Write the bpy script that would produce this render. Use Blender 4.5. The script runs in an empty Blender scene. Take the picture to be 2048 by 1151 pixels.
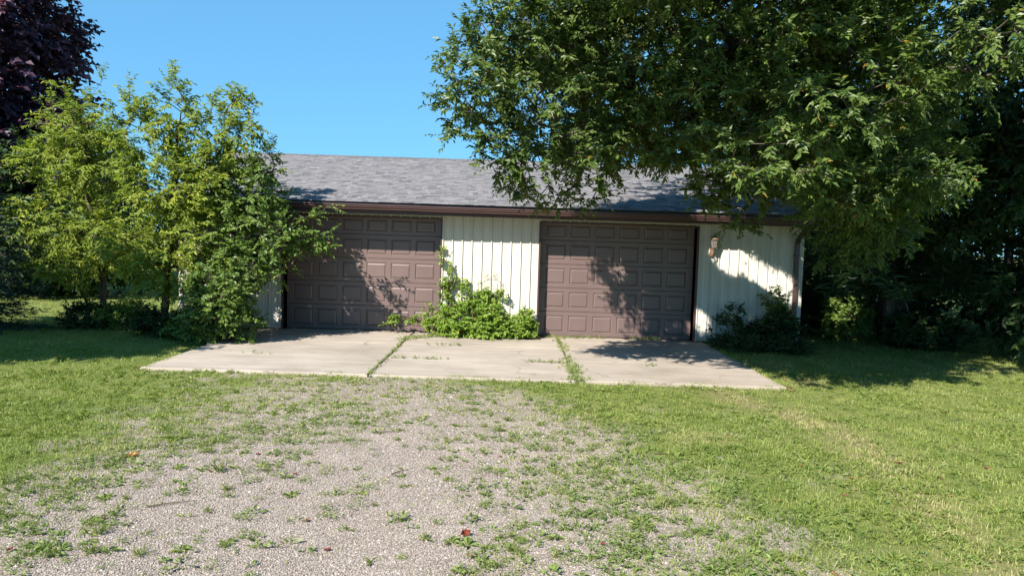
import bpy, math, numpy as np
from mathutils import Matrix
S = bpy.context.scene
COL = S.collection
rng = np.random.default_rng(7)

# ------------------------------------------------------------------ camera, sky, sun, exposure
F_PX, CAM_H, PITCH, ROLL = 1479.0, 2.05, math.radians(3.7), math.radians(1.78)
cam = bpy.data.cameras.new('camera'); cam.sensor_width = 36.0; cam.lens = 36 * F_PX / 2048
cam.clip_start = 0.05; cam.clip_end = 2000
co = bpy.data.objects.new('camera', cam); COL.objects.link(co)
fwd = np.array([0, math.cos(PITCH), -math.sin(PITCH)]); up0 = np.array([0, math.sin(PITCH), math.cos(PITCH)])
rt0 = np.array([1.0, 0, 0])
RT = rt0 * math.cos(ROLL) + up0 * math.sin(ROLL); UP = -rt0 * math.sin(ROLL) + up0 * math.cos(ROLL)
co.matrix_world = Matrix(((RT[0], UP[0], -fwd[0], 0), (RT[1], UP[1], -fwd[1], 0), (RT[2], UP[2], -fwd[2], CAM_H), (0, 0, 0, 1)))
S.camera = co

SUN_EL, SUN_AZ = math.radians(39), math.radians(35)      # azimuth: behind the viewer, towards the left
world = bpy.data.worlds.new('World'); S.world = world; world.use_nodes = True
wn = world.node_tree; wn.nodes.clear()
sky = wn.nodes.new('ShaderNodeTexSky'); sky.sky_type = 'NISHITA'; sky.sun_disc = False
sky.sun_elevation = SUN_EL; sky.sun_rotation = math.pi + SUN_AZ
sky.air_density = 1.0; sky.dust_density = 0.0; sky.ozone_density = 3.0; sky.altitude = 400
bg = wn.nodes.new('ShaderNodeBackground'); bg.inputs[1].default_value = 0.106
wo = wn.nodes.new('ShaderNodeOutputWorld')
wb_ = wn.nodes.new('ShaderNodeMix'); wb_.data_type = 'RGBA'; wb_.blend_type = 'MULTIPLY'; wb_.inputs[0].default_value = 1.0
wb_.inputs[7].default_value = (0.587, 1.36, 2.0, 1)          # the camera's blue rendering of a clear sky, the same in every direction
gm_ = wn.nodes.new('ShaderNodeGamma'); gm_.inputs[1].default_value = 0.4; wn.links.new(sky.outputs[0], gm_.inputs[0])
wn.links.new(gm_.outputs[0], wb_.inputs[6]); wn.links.new(wb_.outputs[2], bg.inputs[0]); wn.links.new(bg.outputs[0], wo.inputs[0])
sl = bpy.data.lights.new('sun', 'SUN'); sl.energy = 4.6; sl.angle = math.radians(0.53); sl.color = (1.0, 0.94, 0.84)
so = bpy.data.objects.new('sun', sl); COL.objects.link(so)
LX, LY, LZ = math.sin(SUN_AZ) * math.cos(SUN_EL), math.cos(SUN_AZ) * math.cos(SUN_EL), -math.sin(SUN_EL)
from mathutils import Vector
so.rotation_euler = Vector((LX, LY, LZ)).to_track_quat('-Z', 'Y').to_euler(); so.location = (-20, -25, 30)
S.view_settings.view_transform = 'Standard'; S.view_settings.look = 'None'
S.view_settings.exposure = 1.25; S.view_settings.gamma = 1.0; S.view_settings.use_curve_mapping = False
S.render.engine = 'CYCLES'
S.cycles.max_bounces = 6; S.cycles.diffuse_bounces = 3; S.cycles.glossy_bounces = 2
S.cycles.transmission_bounces = 4; S.cycles.transparent_max_bounces = 8
S.cycles.use_denoising = True; S.cycles.denoiser = 'OPENIMAGEDENOISE'; S.cycles.denoising_input_passes = 'RGB_ALBEDO_NORMAL'; S.cycles.denoising_prefilter = 'NONE'
S.cycles.caustics_reflective = False; S.cycles.caustics_refractive = False

# ------------------------------------------------------------------ planning helpers (pixel of the 2048 photo -> place in the yard)
def ray(px, py): return fwd + RT * (px - 1024) / F_PX - UP * (py - 575.5) / F_PX
def at(px, py, Y):
    d = ray(px, py); return np.array([0, 0, CAM_H]) + d * (Y / d[1])
def gr(px, py, z=0.0):
    d = ray(px, py); return np.array([0, 0, CAM_H]) + d * ((z - CAM_H) / d[2])
def nrm(v): return v / np.maximum(np.linalg.norm(v, axis=-1, keepdims=True), 1e-9)

def hash2(ix, iy, seed):
    h = (ix.astype(np.int64) * 374761393 + iy.astype(np.int64) * 668265263 + seed * 974634217) & 0xffffffff
    h = ((h ^ (h >> 13)) * 1274126177) & 0xffffffff
    return ((h ^ (h >> 16)) & 0xffffff) / float(0xffffff)
def vnoise(x, y, seed=0):
    ix, iy = np.floor(x), np.floor(y); fx, fy = x - ix, y - iy
    fx = fx * fx * (3 - 2 * fx); fy = fy * fy * (3 - 2 * fy)
    a = hash2(ix, iy, seed); b = hash2(ix + 1, iy, seed); c = hash2(ix, iy + 1, seed); d = hash2(ix + 1, iy + 1, seed)
    return (a * (1 - fx) + b * fx) * (1 - fy) + (c * (1 - fx) + d * fx) * fy
def fbm(x, y, seed=0, oct=4):
    s = 0; a = .5; t = 0
    for k in range(oct):
        s = s + a * vnoise(x * 2 ** k + 17.3 * k, y * 2 ** k - 9.1 * k, seed + k); t += a; a *= .55
    return s / t
def sstep(a, b, x):
    t = np.clip((x - a) / (b - a), 0, 1); return t * t * (3 - 2 * t)

# ------------------------------------------------------------------ object helpers
WLOC = {}
def tag(o, label=None, cat=None, group=None, kind=None):
    if label: o['label'] = label
    if cat: o['category'] = cat
    if group: o['group'] = group
    if kind: o['kind'] = kind
    return o
def empty(name, loc, parent=None):
    o = bpy.data.objects.new(name, None); o.empty_display_size = .2; COL.objects.link(o)
    w = np.array(loc, float); WLOC[o.name] = w
    if parent is not None:
        o.parent = parent; o.location = w - WLOC[parent.name]
    else: o.location = w
    return o
def mesh_data(name, V, F, mats, tint=None, smooth=False):
    V = np.asarray(V, np.float32)
    me = bpy.data.meshes.new(name)
    if isinstance(F, np.ndarray):
        k = F.shape[1]; n = F.shape[0]
        me.vertices.add(len(V)); me.vertices.foreach_set('co', V.ravel())
        me.loops.add(n * k); me.loops.foreach_set('vertex_index', F.astype(np.int32).ravel())
        me.polygons.add(n)
        me.polygons.foreach_set('loop_start', np.arange(0, n * k, k, dtype=np.int32))
        me.update(calc_edges=True)
    else:
        me.from_pydata([tuple(map(float, v)) for v in V], [], [tuple(f) for f in F]); me.update()
    if tint is not None:
        a = me.attributes.new('tint', 'FLOAT', 'FACE'); a.data.foreach_set('value', np.asarray(tint, np.float32))
    me.polygons.foreach_set('use_smooth', np.full(len(me.polygons), bool(smooth)))
    for m in (mats if isinstance(mats, (list, tuple)) else [mats]): me.materials.append(m)
    return me
def mk(name, V, F, mat, parent=None, loc=None, tint=None, smooth=False):
    """V in yard coordinates; the object's origin is loc, or its parent's origin, or its own base."""
    V = np.asarray(V, float)
    if loc is None:
        loc = WLOC[parent.name] if parent is not None else np.array([V[:, 0].mean(), V[:, 1].mean(), V[:, 2].min()])
    loc = np.array(loc, float)
    o = bpy.data.objects.new(name, mesh_data(name, V - loc, F, mat, tint, smooth)); COL.objects.link(o)
    WLOC[o.name] = loc
    if parent is not None: o.parent = parent; o.location = loc - WLOC[parent.name]
    else: o.location = loc
    return o
def inst(name, me, wloc, parent=None, rot=None, scale=None):
    o = bpy.data.objects.new(name, me); COL.objects.link(o); w = np.array(wloc, float); WLOC[o.name] = w
    if parent is not None: o.parent = parent; o.location = w - WLOC[parent.name]
    else: o.location = w
    if rot is not None: o.rotation_euler = rot
    if scale is not None: o.scale = scale
    return o
class MB:
    def __init__(s): s.V = []; s.F = []
    def add(s, V, F):
        b = len(s.V); s.V += [tuple(v) for v in V]; s.F += [tuple(i + b for i in f) for f in F]; return s
    def box(s, x0, x1, y0, y1, z0, z1):
        V = [(x, y, z) for z in (z0, z1) for y in (y0, y1) for x in (x0, x1)]
        return s.add(V, [(0, 2, 3, 1), (4, 5, 7, 6), (0, 1, 5, 4), (2, 6, 7, 3), (0, 4, 6, 2), (1, 3, 7, 5)])
    def extrude_x(s, prof, x0, x1, caps=True):
        n = len(prof); V = [(x0, y, z) for y, z in prof] + [(x1, y, z) for y, z in prof]
        F = [(i, (i + 1) % n, n + (i + 1) % n, n + i) for i in range(n)]
        if caps: F += [tuple(range(n))[::-1], tuple(range(n, 2 * n))]
        return s.add(V, F)
    def tube(s, pts, r, k=6, closed=False):
        pts = np.asarray(pts, float); n = len(pts); r = np.broadcast_to(r, (n,))
        t = np.gradient(pts, axis=0); t = nrm(t); ref = np.array([0.31, 0.2, .93]); V = []
        for i in range(n):
            a = np.cross(t[i], ref)
            if np.linalg.norm(a) < .05: a = np.cross(t[i], [1, 0, 0])
            a = a / np.linalg.norm(a); b = np.cross(t[i], a)
            for j in range(k):
                q = 2 * math.pi * j / k; V.append(pts[i] + r[i] * (a * math.cos(q) + b * math.sin(q)))
        F = [(i * k + j, i * k + (j + 1) % k, (i + 1) * k + (j + 1) % k, (i + 1) * k + j) for i in range(n - 1) for j in range(k)]
        F += [tuple(range(k))[::-1], tuple(range((n - 1) * k, n * k))]
        return s.add(V, F)
    def lathe(s, prof, cx, cy, k=12):
        V = []; n = len(prof)
        for r, z in prof:
            for j in range(k):
                q = 2 * math.pi * j / k; V.append((cx + r * math.cos(q), cy + r * math.sin(q), z))
        F = [(i * k + j, i * k + (j + 1) % k, (i + 1) * k + (j + 1) % k, (i + 1) * k + j) for i in range(n - 1) for j in range(k)]
        F += [tuple(range(k))[::-1], tuple(range((n - 1) * k, n * k))]
        return s.add(V, F)
    def obj(s, name, mat, parent=None, loc=None, smooth=False): return mk(name, np.array(s.V), s.F, mat, parent, loc, None, smooth)

# ------------------------------------------------------------------ materials
REFL = 0.76
def kk(stops, f=1.0): return [(p, tuple(x * REFL * f for x in c)) for p, c in stops]
def nodes(name):
    m = bpy.data.materials.new(name); m.use_nodes = True; nt = m.node_tree
    return m, nt, nt.nodes['Principled BSDF'], nt.nodes['Material Output']
def N(nt, t, **kw):
    n = nt.nodes.new(t)
    for k, v in kw.items(): setattr(n, k, v)
    return n
def ramp(nt, fac, stops, interp='LINEAR'):
    r = N(nt, 'ShaderNodeValToRGB'); r.color_ramp.interpolation = interp
    el = r.color_ramp.elements
    while len(el) < len(stops): el.new(.5)
    for e, (p, c) in zip(el, stops): e.position = p; e.color = (*c, 1)
    nt.links.new(fac, r.inputs[0]); return r.outputs[0]
def noise(nt, scale, detail=4, rough=.6, vec=None, stretch=None):
    n = N(nt, 'ShaderNodeTexNoise'); n.inputs['Scale'].default_value = scale; n.inputs['Detail'].default_value = detail
    n.inputs['Roughness'].default_value = rough
    if vec is None:
        g = N(nt, 'ShaderNodeNewGeometry'); vec = g.outputs['Position']
    if stretch:
        mp = N(nt, 'ShaderNodeMapping'); mp.inputs['Scale'].default_value = stretch; nt.links.new(vec, mp.inputs[0]); vec = mp.outputs[0]
    nt.links.new(vec, n.inputs['Vector']); return n.outputs['Fac']
def mixc(nt, fac, a, b, mode='MIX'):
    m = N(nt, 'ShaderNodeMix', data_type='RGBA', blend_type=mode)
    for s, v in ((m.inputs[0], fac), (m.inputs[6], a), (m.inputs[7], b)):
        if isinstance(v, (int, float)): s.default_value = v
        elif isinstance(v, tuple): s.default_value = (*v, 1)
        else: nt.links.new(v, s)
    return m.outputs[2]
def bump(nt, h, b, strength=.4, dist=.01):
    n = N(nt, 'ShaderNodeBump'); n.inputs['Strength'].default_value = strength; n.inputs['Distance'].default_value = dist
    nt.links.new(h, n.inputs['Height']); nt.links.new(n.outputs[0], b.inputs['Normal'])
def simple(name, col, rough=.6, var=.15, scale=3, metal=0, spec=.5, stretch=None, bmp=0):
    m, nt, b, o = nodes(name)
    f = noise(nt, scale, 5, .65, stretch=stretch)
    col = tuple(x * REFL for x in col)
    c0 = tuple(x * (1 - var) for x in col); c1 = tuple(min(1, x * (1 + var)) for x in col)
    nt.links.new(ramp(nt, f, [(.3, c0), (.7, c1)]), b.inputs['Base Color'])
    b.inputs['Roughness'].default_value = rough; b.inputs['Metallic'].default_value = metal
    b.inputs['Specular IOR Level'].default_value = spec
    if bmp: bump(nt, noise(nt, scale * 8, 4), b, .3, bmp)
    return m
def leafmat(name, stops, trans=.32, rough=.5, spec=.35, tmul=(1.25, 1.3, .6)):
    m, nt, b, o = nodes(name)
    a = N(nt, 'ShaderNodeAttribute', attribute_name='tint')
    c = ramp(nt, a.outputs['Fac'], kk(stops, {'grass_blades': 1.06, 'weed_leaves': 1.35, 'purple_leaves': 3.0, 'deep_green_leaves': 1.1, 'yellow_green_leaves': 1.42, 'ash_leaves': 1.32}.get(name, 1.3)))
    nt.links.new(c, b.inputs['Base Color']); b.inputs['Roughness'].default_value = rough
    b.inputs['Specular IOR Level'].default_value = spec
    t = N(nt, 'ShaderNodeBsdfTranslucent')
    nt.links.new(mixc(nt, 1.0, c, tmul, 'MULTIPLY'), t.inputs[0])
    mx = N(nt, 'ShaderNodeMixShader'); mx.inputs[0].default_value = trans
    nt.links.new(b.outputs[0], mx.inputs[1]); nt.links.new(t.outputs[0], mx.inputs[2]); nt.links.new(mx.outputs[0], o.inputs[0])
    return m
M = {}
def sidingmat():
    m, nt, b, o = nodes('cream_painted_steel')
    f = noise(nt, 1.4, 5, .65, stretch=(3, 3, .5))
    c = ramp(nt, f, kk([(.25, (.69, .655, .57)), (.7, (.77, .745, .665))]))
    g = N(nt, 'ShaderNodeNewGeometry'); sx = N(nt, 'ShaderNodeSeparateXYZ'); nt.links.new(g.outputs['Position'], sx.inputs[0])
    # splashed soil on the lowest 25 cm
    mr = N(nt, 'ShaderNodeMapRange'); mr.inputs[1].default_value = .02; mr.inputs[2].default_value = .3; mr.inputs[3].default_value = .75; mr.inputs[4].default_value = 0
    nt.links.new(sx.outputs[2], mr.inputs[0])
    mu = N(nt, 'ShaderNodeMath', operation='MULTIPLY'); nt.links.new(mr.outputs[0], mu.inputs[0]); nt.links.new(noise(nt, 9, 5, .7), mu.inputs[1])
    c = mixc(nt, mu.outputs[0], c, (.30, .26, .19))
    # small rust and dirt specks
    sp = ramp(nt, noise(nt, 30, 3, .6), [(.68, (0, 0, 0)), (.78, (1, 1, 1))])
    spv = N(nt, 'ShaderNodeMath', operation='MULTIPLY'); spv.inputs[1].default_value = .25; nt.links.new(sp, spv.inputs[0])
    c = mixc(nt, spv.outputs[0], c, (.42, .36, .27))
    nt.links.new(c, b.inputs['Base Color']); b.inputs['Roughness'].default_value = .5; b.inputs['Specular IOR Level'].default_value = .3
    return m
M['siding'] = sidingmat()
M['door'] = simple('brown_door_paint', (.185, .128, .118), .36, .10, 1.6, spec=.55, stretch=(1, 1, .4))
M['trim'] = simple('dark_brown_trim', (.085, .045, .040), .45, .12, 2, spec=.4)
M['gutter'] = simple('brown_gutter_metal', (.085, .045, .044), .34, .12, 2.2, spec=.5)
M['soffit'] = simple('soffit_brown', (.07, .045, .04), .6, .1, 2)
M['bark'] = simple('bark', (.115, .095, .075), .9, .45, 14, spec=.1, stretch=(1, 1, .25), bmp=.01)
M['twig'] = simple('twig_bark', (.17, .125, .085), .85, .25, 10, spec=.1)
M['iron'] = simple('weathered_wire', (.42, .34, .25), .6, .25, 20)
M['brass'] = simple('aged_lantern_brass', (.30, .20, .13), .38, .25, 20, metal=.35)
M['inside'] = simple('plain_sheathing', (.30, .25, .18), .8, .1, 3)

def glassmat():
    m, nt, b, o = nodes('lantern_glass'); b.inputs['Base Color'].default_value = (.85, .85, .8, 1)
    b.inputs['Transmission Weight'].default_value = .85; b.inputs['Roughness'].default_value = .12; return m
M['glass'] = glassmat()
def bulbmat():
    m, nt, b, o = nodes('white_bulb'); b.inputs['Base Color'].default_value = (.85, .84, .8, 1); b.inputs['Roughness'].default_value = .3; return m
M['bulb'] = bulbmat()

def shinglemat():
    m, nt, b, o = nodes('grey_asphalt_shingle')
    a = N(nt, 'ShaderNodeAttribute', attribute_name='tint')
    c = ramp(nt, a.outputs['Fac'], kk([(0, (.155, .149, .158)), (.3, (.215, .207, .217)), (.7, (.246, .237, .246)), (1, (.30, .289, .296))]))
    n = noise(nt, 160, 2, .5); c = mixc(nt, .25, c, ramp(nt, n, [(.3, (.25, .25, .25)), (.7, (.75, .75, .75))]), 'OVERLAY')
    n2 = noise(nt, .9, 4, .6); c = mixc(nt, .12, c, ramp(nt, n2, [(.3, (.4, .4, .4)), (.7, (.6, .6, .6))]), 'OVERLAY')
    nt.links.new(c, b.inputs['Base Color']); b.inputs['Roughness'].default_value = .9; b.inputs['Specular IOR Level'].default_value = .15
    bump(nt, n, b, .5, .004); return m
M['shingle'] = shinglemat()
def concretemat():
    m, nt, b, o = nodes('worn_concrete')
    c = ramp(nt, noise(nt, .55, 6, .62), kk([(.28, (.35, .30, .25)), (.5, (.45, .39, .33)), (.72, (.52, .455, .385))]))
    c = mixc(nt, .5, c, ramp(nt, noise(nt, 2.1, 6, .7, stretch=(.4, 2.2, 1)), [(.3, (.34, .33, .32)), (.62, (.62, .61, .60))]), 'OVERLAY')
    st = ramp(nt, noise(nt, 7, 6, .75), [(.60, (0, 0, 0)), (.72, (1, 1, 1))])
    sv = N(nt, 'ShaderNodeMath', operation='MULTIPLY'); sv.inputs[1].default_value = .35; nt.links.new(st, sv.inputs[0])
    c = mixc(nt, sv.outputs[0], c, (.20, .17, .135))
    vc = N(nt, 'ShaderNodeTexVoronoi', feature='DISTANCE_TO_EDGE'); vc.inputs['Scale'].default_value = .55
    gq = N(nt, 'ShaderNodeNewGeometry'); wp = N(nt, 'ShaderNodeVectorMath', operation='ADD'); nz = N(nt, 'ShaderNodeTexNoise'); nz.inputs['Scale'].default_value = 2.2; nz.inputs['Detail'].default_value = 6
    nt.links.new(gq.outputs['Position'], nz.inputs['Vector']); sc = N(nt, 'ShaderNodeVectorMath', operation='SCALE'); sc.inputs['Scale'].default_value = .55
    nt.links.new(nz.outputs['Color'], sc.inputs[0]); nt.links.new(gq.outputs['Position'], wp.inputs[0]); nt.links.new(sc.outputs[0], wp.inputs[1]); nt.links.new(wp.outputs[0], vc.inputs['Vector'])
    ck = ramp(nt, vc.outputs['Distance'], [(.002, (1, 1, 1)), (.008, (0, 0, 0))]); mk_ = ramp(nt, noise(nt, .8, 2), [(.5, (0, 0, 0)), (.6, (.7, .7, .7))]); c = mixc(nt, mixc(nt, 1.0, ck, mk_, 'MULTIPLY'), c, (.12, .10, .08))
    n = noise(nt, 90, 3, .6); c = mixc(nt, .35, c, ramp(nt, n, [(.3, (.3, .3, .3)), (.7, (.7, .7, .7))]), 'OVERLAY')
    nt.links.new(c, b.inputs['Base Color']); b.inputs['Roughness'].default_value = .88; b.inputs['Specular IOR Level'].default_value = .2
    bump(nt, n, b, .35, .004); return m
M['concrete'] = concretemat()
def groundmat():
    m, nt, b, o = nodes('lawn_soil_and_gravel')
    ag = N(nt, 'ShaderNodeAttribute', attribute_name='gravel'); ad = N(nt, 'ShaderNodeAttribute', attribute_name='dry')
    g = N(nt, 'ShaderNodeNewGeometry')
    v = N(nt, 'ShaderNodeTexVoronoi'); v.inputs['Scale'].default_value = 85; nt.links.new(g.outputs['Position'], v.inputs['Vector'])
    sx = N(nt, 'ShaderNodeSeparateColor'); nt.links.new(v.outputs['Color'], sx.inputs[0])
    gc = ramp(nt, sx.outputs[0], kk([(0, (.22, .178, .15)), (.35, (.335, .282, .242)), (.75, (.43, .37, .325)), (1, (.55, .49, .435))]))
    gc = mixc(nt, .55, gc, ramp(nt, noise(nt, 1.3, 5, .65), [(.3, (.36, .34, .32)), (.7, (.62, .60, .59))]), 'OVERLAY')
    gn = ramp(nt, noise(nt, 1.6, 6, .7), kk([(.3, (.13, .165, .045)), (.5, (.20, .235, .07)), (.72, (.27, .275, .10))]))
    gn = mixc(nt, .6, gn, ramp(nt, noise(nt, 38, 4, .75), [(.3, (.25, .25, .22)), (.7, (.75, .75, .7))]), 'OVERLAY')
    gn = mixc(nt, ad.outputs['Fac'], gn, (.20, .17, .085))
    c = mixc(nt, ag.outputs['Fac'], gn, gc)
    nt.links.new(c, b.inputs['Base Color']); b.inputs['Roughness'].default_value = .95; b.inputs['Specular IOR Level'].default_value = .1
    bump(nt, v.outputs['Distance'], b, .7, .012); b.inputs['Normal'].links[0].from_node.invert = True
    return m
M['ground'] = groundmat()
def pebblemat():
    m, nt, b, o = nodes('crushed_limestone')
    a = N(nt, 'ShaderNodeAttribute', attribute_name='tint')
    c = ramp(nt, a.outputs['Fac'], kk([(0, (.20, .162, .135)), (.3, (.345, .29, .25)), (.75, (.46, .395, .345)), (1, (.60, .545, .49))]))
    nt.links.new(c, b.inputs['Base Color']); b.inputs['Roughness'].default_value = .85; b.inputs['Specular IOR Level'].default_value = .2; return m
M['pebble'] = pebblemat()
M['grass'] = leafmat('grass_blades', [(0, (.12, .185, .034)), (.4, (.255, .335, .075)), (.7, (.38, .43, .135)), (1, (.56, .50, .26))], .35, .6, .2)
M['ash'] = leafmat('ash_leaves', [(0, (.045, .085, .018)), (.5, (.10, .155, .032)), (.88, (.165, .22, .048)), (.96, (.27, .23, .045)), (1, (.32, .18, .035))], .33, .42, .45)
M['young'] = leafmat('yellow_green_leaves', [(0, (.11, .165, .022)), (.5, (.215, .27, .04)), (.85, (.31, .34, .06)), (1, (.42, .34, .06))], .42, .5, .3)
M['bush'] = leafmat('mid_green_leaves', [(0, (.06, .12, .022)), (.5, (.14, .215, .042)), (.88, (.22, .28, .06)), (1, (.34, .25, .06))], .36, .45, .4)
M['lime'] = leafmat('bright_green_leaves', [(0, (.11, .20, .026)), (.5, (.235, .35, .055)), (.85, (.34, .42, .09)), (1, (.46, .38, .12))], .42, .5, .3)
M['purple'] = leafmat('purple_leaves', [(0, (.018, .011, .020)), (.6, (.042, .020, .034)), (1, (.085, .036, .045))], .2, .45, .4, (1.5, .8, .7))
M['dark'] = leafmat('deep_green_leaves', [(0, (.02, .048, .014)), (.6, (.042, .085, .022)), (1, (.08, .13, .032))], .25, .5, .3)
M['needle'] = leafmat('blue_green_needles', [(0, (.022, .045, .030)), (.6, (.040, .075, .050)), (1, (.065, .105, .065))], .12, .55, .3)
M['pine'] = leafmat('pine_needles', [(0, (.03, .06, .028)), (.6, (.055, .10, .042)), (1, (.09, .14, .055))], .15, .55, .3)
M['weed'] = leafmat('weed_leaves', [(0, (.09, .145, .035)), (.5, (.19, .25, .07)), (.85, (.30, .32, .11)), (1, (.40, .32, .15))], .35, .5, .3)
M['drylight'] = leafmat('dry_brown_leaf', [(0, (.14, .07, .04)), (.6, (.24, .12, .06)), (1, (.34, .19, .09))], .15, .6, .2, (1.1, .9, .7))
M['dryred'] = leafmat('dry_red_leaf', [(0, (.13, .03, .018)), (1, (.30, .075, .035))], .15, .5, .3, (1.2, .8, .7))
M['dryorange'] = leafmat('dry_orange_leaf', [(0, (.50, .18, .05)), (1, (.60, .24, .07))], .15, .5, .3, (1.1, .9, .7))

# ------------------------------------------------------------------ the yard: where gravel, grass and dry strips lie
WALL_Y = 15.7
AX0, AX1, AY0, AY1 = -5.46, 4.11, 10.78, 15.70
def poly(pts):
    q = np.array([gr(*p)[:2] for p in pts]); q = q[np.argsort(q[:, 1])]; return lambda y: np.interp(y, q[:, 1], q[:, 0])
XL = poly([(-260, 1151), (-100, 1010), (60, 935), (190, 885), (330, 835), (450, 790), (520, 762), (560, 745)])
XR0 = poly([(900, 1151), (870, 1060), (850, 980), (840, 910), (830, 850), (800, 800), (770, 758)])
XR1 = poly([(1540, 1151), (1420, 1060), (1310, 960), (1220, 880), (1110, 825), (1010, 785), (930, 757)])
def gravelness(x, y):
    n = fbm(x * 1.1, y * 1.1, 3) - .5; n2 = fbm(x * 3.6, y * 3.6, 9) - .5; n3 = fbm(x * 10, y * 10, 15) - .5
    u = (x - XL(y)) / np.interp(y, [4, 6.5, 8.5, 10.6], [1.1, 1.8, 3.4, 5.2]); a = np.clip((u + n * .7 + n2 * .6 + n3 * .5 + .12) / 1.15, 0, 1)
    r0, r1 = XR0(y), XR1(y); t = np.clip((x - r0) / np.maximum(r1 - r0, .5), -.8, 1.6)
    b = 1 - np.clip((t + n * .6 + n2 * .7 + n3 * .5 + .15) / 1.6, 0, 1)
    front = np.maximum(sstep(-.1, .5, AY0 - .10 - y + n2 * .9 + n * .6), np.exp(-((x + 1.75 + n2 * 1.2) / .75) ** 4))       # weedy lip along the slab
    track = .12 * np.exp(-((x - (-.55 - .12 * (y - 5))) / .45) ** 2)   # the worn wheel track stays barest
    return np.clip(a * b * front + track * a * b, 0, 1)
DRY = poly([(1470, 800), (1560, 820), (1690, 870), (1800, 950), (1900, 1050), (1990, 1151)])
DRY2 = poly([(520, 700), (480, 752), (330, 768), (150, 770), (0, 820)])
def dryness(x, y):
    n = fbm(x * .9, y * .9, 21) - .5; n2 = fbm(x * 3, y * 3, 25) - .5
    d = np.exp(-((x - DRY(y) + n * .8) / .42) ** 2) * 1.0 * (y < 11.2)
    xl = XL(y); d = np.maximum(d, np.exp(-((x - xl - .25 + n * .6) / .42) ** 2) * .55 * (y > 6.5) * (y < 10.9))
    d = np.maximum(d, sstep(.12, .28, n + n2 * .3) * .55 * (x > 0))
    return np.clip(d + n2 * .25, 0, 1)
def in_apron(x, y, m=0.0): return (x > AX0 - m) & (x < AX1 + m) & (y > AY0 - m) & (y < AY1 + 8.5)

# ground sheet
def axis(dense0, dense1, step, far):
    a = list(np.arange(dense0, dense1 + 1e-6, step)); d = step; x = a[-1]; out = []
    while x < far[1]: d *= 1.35; x += d; out.append(x)
    d = step; x = a[0]; pre = []
    while x > far[0]: d *= 1.35; x -= d; pre.append(x)
    return np.array(pre[::-1] + a + out)
gx, gy = axis(-13, 13, .13, (-700, 700)), axis(1.5, 18, .13, (-60, 900))
GX, GY = np.meshgrid(gx, gy); nx, ny = len(gx), len(gy)
near = np.exp(-np.maximum(0, np.abs(GX) - 12) / 3) * np.exp(-np.maximum(0, GY - 17) / 3)
lawn_bump = (fbm(GX * .8, GY * .8, 31) - .5) * .05 + (fbm(GX * 3, GY * 3, 35) - .5) * .03
dist_ap = np.maximum(np.maximum(AX0 - GX, GX - AX1), np.maximum(AY0 - GY, 0))
GZ = -.02 + lawn_bump * near * np.clip(dist_ap / .5, 0, 1) - .03 * (dist_ap <= 0)
V = np.stack([GX.ravel(), GY.ravel(), GZ.ravel()], 1)
i = (np.arange(ny - 1)[:, None] * nx + np.arange(nx - 1)[None]).ravel()
Fg = np.stack([i, i + 1, i + nx + 1, i + nx], 1)
ground = mk('ground', V, Fg, M['ground'], loc=(0, 0, 0), smooth=True)
gv = gravelness(V[:, 0], V[:, 1]) * ~in_apron(V[:, 0], V[:, 1], .05)
for nm, val in (('gravel', sstep(.0, .16, gv)), ('dry', dryness(V[:, 0], V[:, 1]) * .8)):
    a = ground.data.attributes.new(nm, 'FLOAT', 'POINT'); a.data.foreach_set('value', val.astype(np.float32))
tag(ground, 'wide flat yard of mown lawn and pale gravel drive', 'ground', kind='structure')
def gz(x, y):
    ix = np.clip(np.searchsorted(gx, x) - 1, 0, nx - 2); iy = np.clip(np.searchsorted(gy, y) - 1, 0, ny - 2)
    fx = (x - gx[ix]) / (gx[ix + 1] - gx[ix]); fy = (y - gy[iy]) / (gy[iy + 1] - gy[iy])
    return (GZ[iy, ix] * (1 - fx) + GZ[iy, ix + 1] * fx) * (1 - fy) + (GZ[iy + 1, ix] * (1 - fx) + GZ[iy + 1, ix + 1] * fx) * fy

# concrete apron: nine slabs with open joints
ap = empty('concrete_apron', (-.7, 13.2, 0)); tag(ap, 'pale cracked concrete apron in front of the two garage doors', 'pavement', kind='structure')
JX = [AX0, -2.08, 1.01, AX1]; JY = [AY0, 12.35, 14.02, AY1 + .18]
for a in range(3):
    for b in range(3):
        x0, x1, y0, y1 = JX[a] + .014, JX[a + 1] - .014, JY[b] + .008, JY[b + 1] - .008
        # ragged plan outline with small chips, top face and side skirts
        ks = 26; pts = []
        for (p, q) in (((x0, y0), (x1, y0)), ((x1, y0), (x1, y1)), ((x1, y1), (x0, y1)), ((x0, y1), (x0, y0))):
            for t in np.arange(ks) / ks: pts.append((p[0] + (q[0] - p[0]) * t, p[1] + (q[1] - p[1]) * t))
        pts = np.array(pts); j = (fbm(pts[:, 0] * 5, pts[:, 1] * 5, 40) - .5) * .022
        ctr = np.array([(x0 + x1) / 2, (y0 + y1) / 2]); pts = pts + nrm(ctr - pts) * (j[:, None] + .004)
        n = len(pts); zt = .012 + rng.uniform(-.004, .006); tlt = rng.normal(0, .0012, 2)
        top = zt + (pts - ctr) @ tlt
        V = [(*p, z) for p, z in zip(ctr + (pts - ctr) * (1 - .012 / 1.5), top)] + [(*p, z - .012) for p, z in zip(pts, top)] + [(*p, -.1) for p in pts]
        Fs = [tuple(range(n))] + [(k + n, (k + 1) % n + n, (k + 1) % n, k) for k in range(n)] + [(k + 2 * n, (k + 1) % n + 2 * n, (k + 1) % n + n, k + n) for k in range(n)]
        mk('concrete_slab', V, Fs, M['concrete'], ap)

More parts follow.
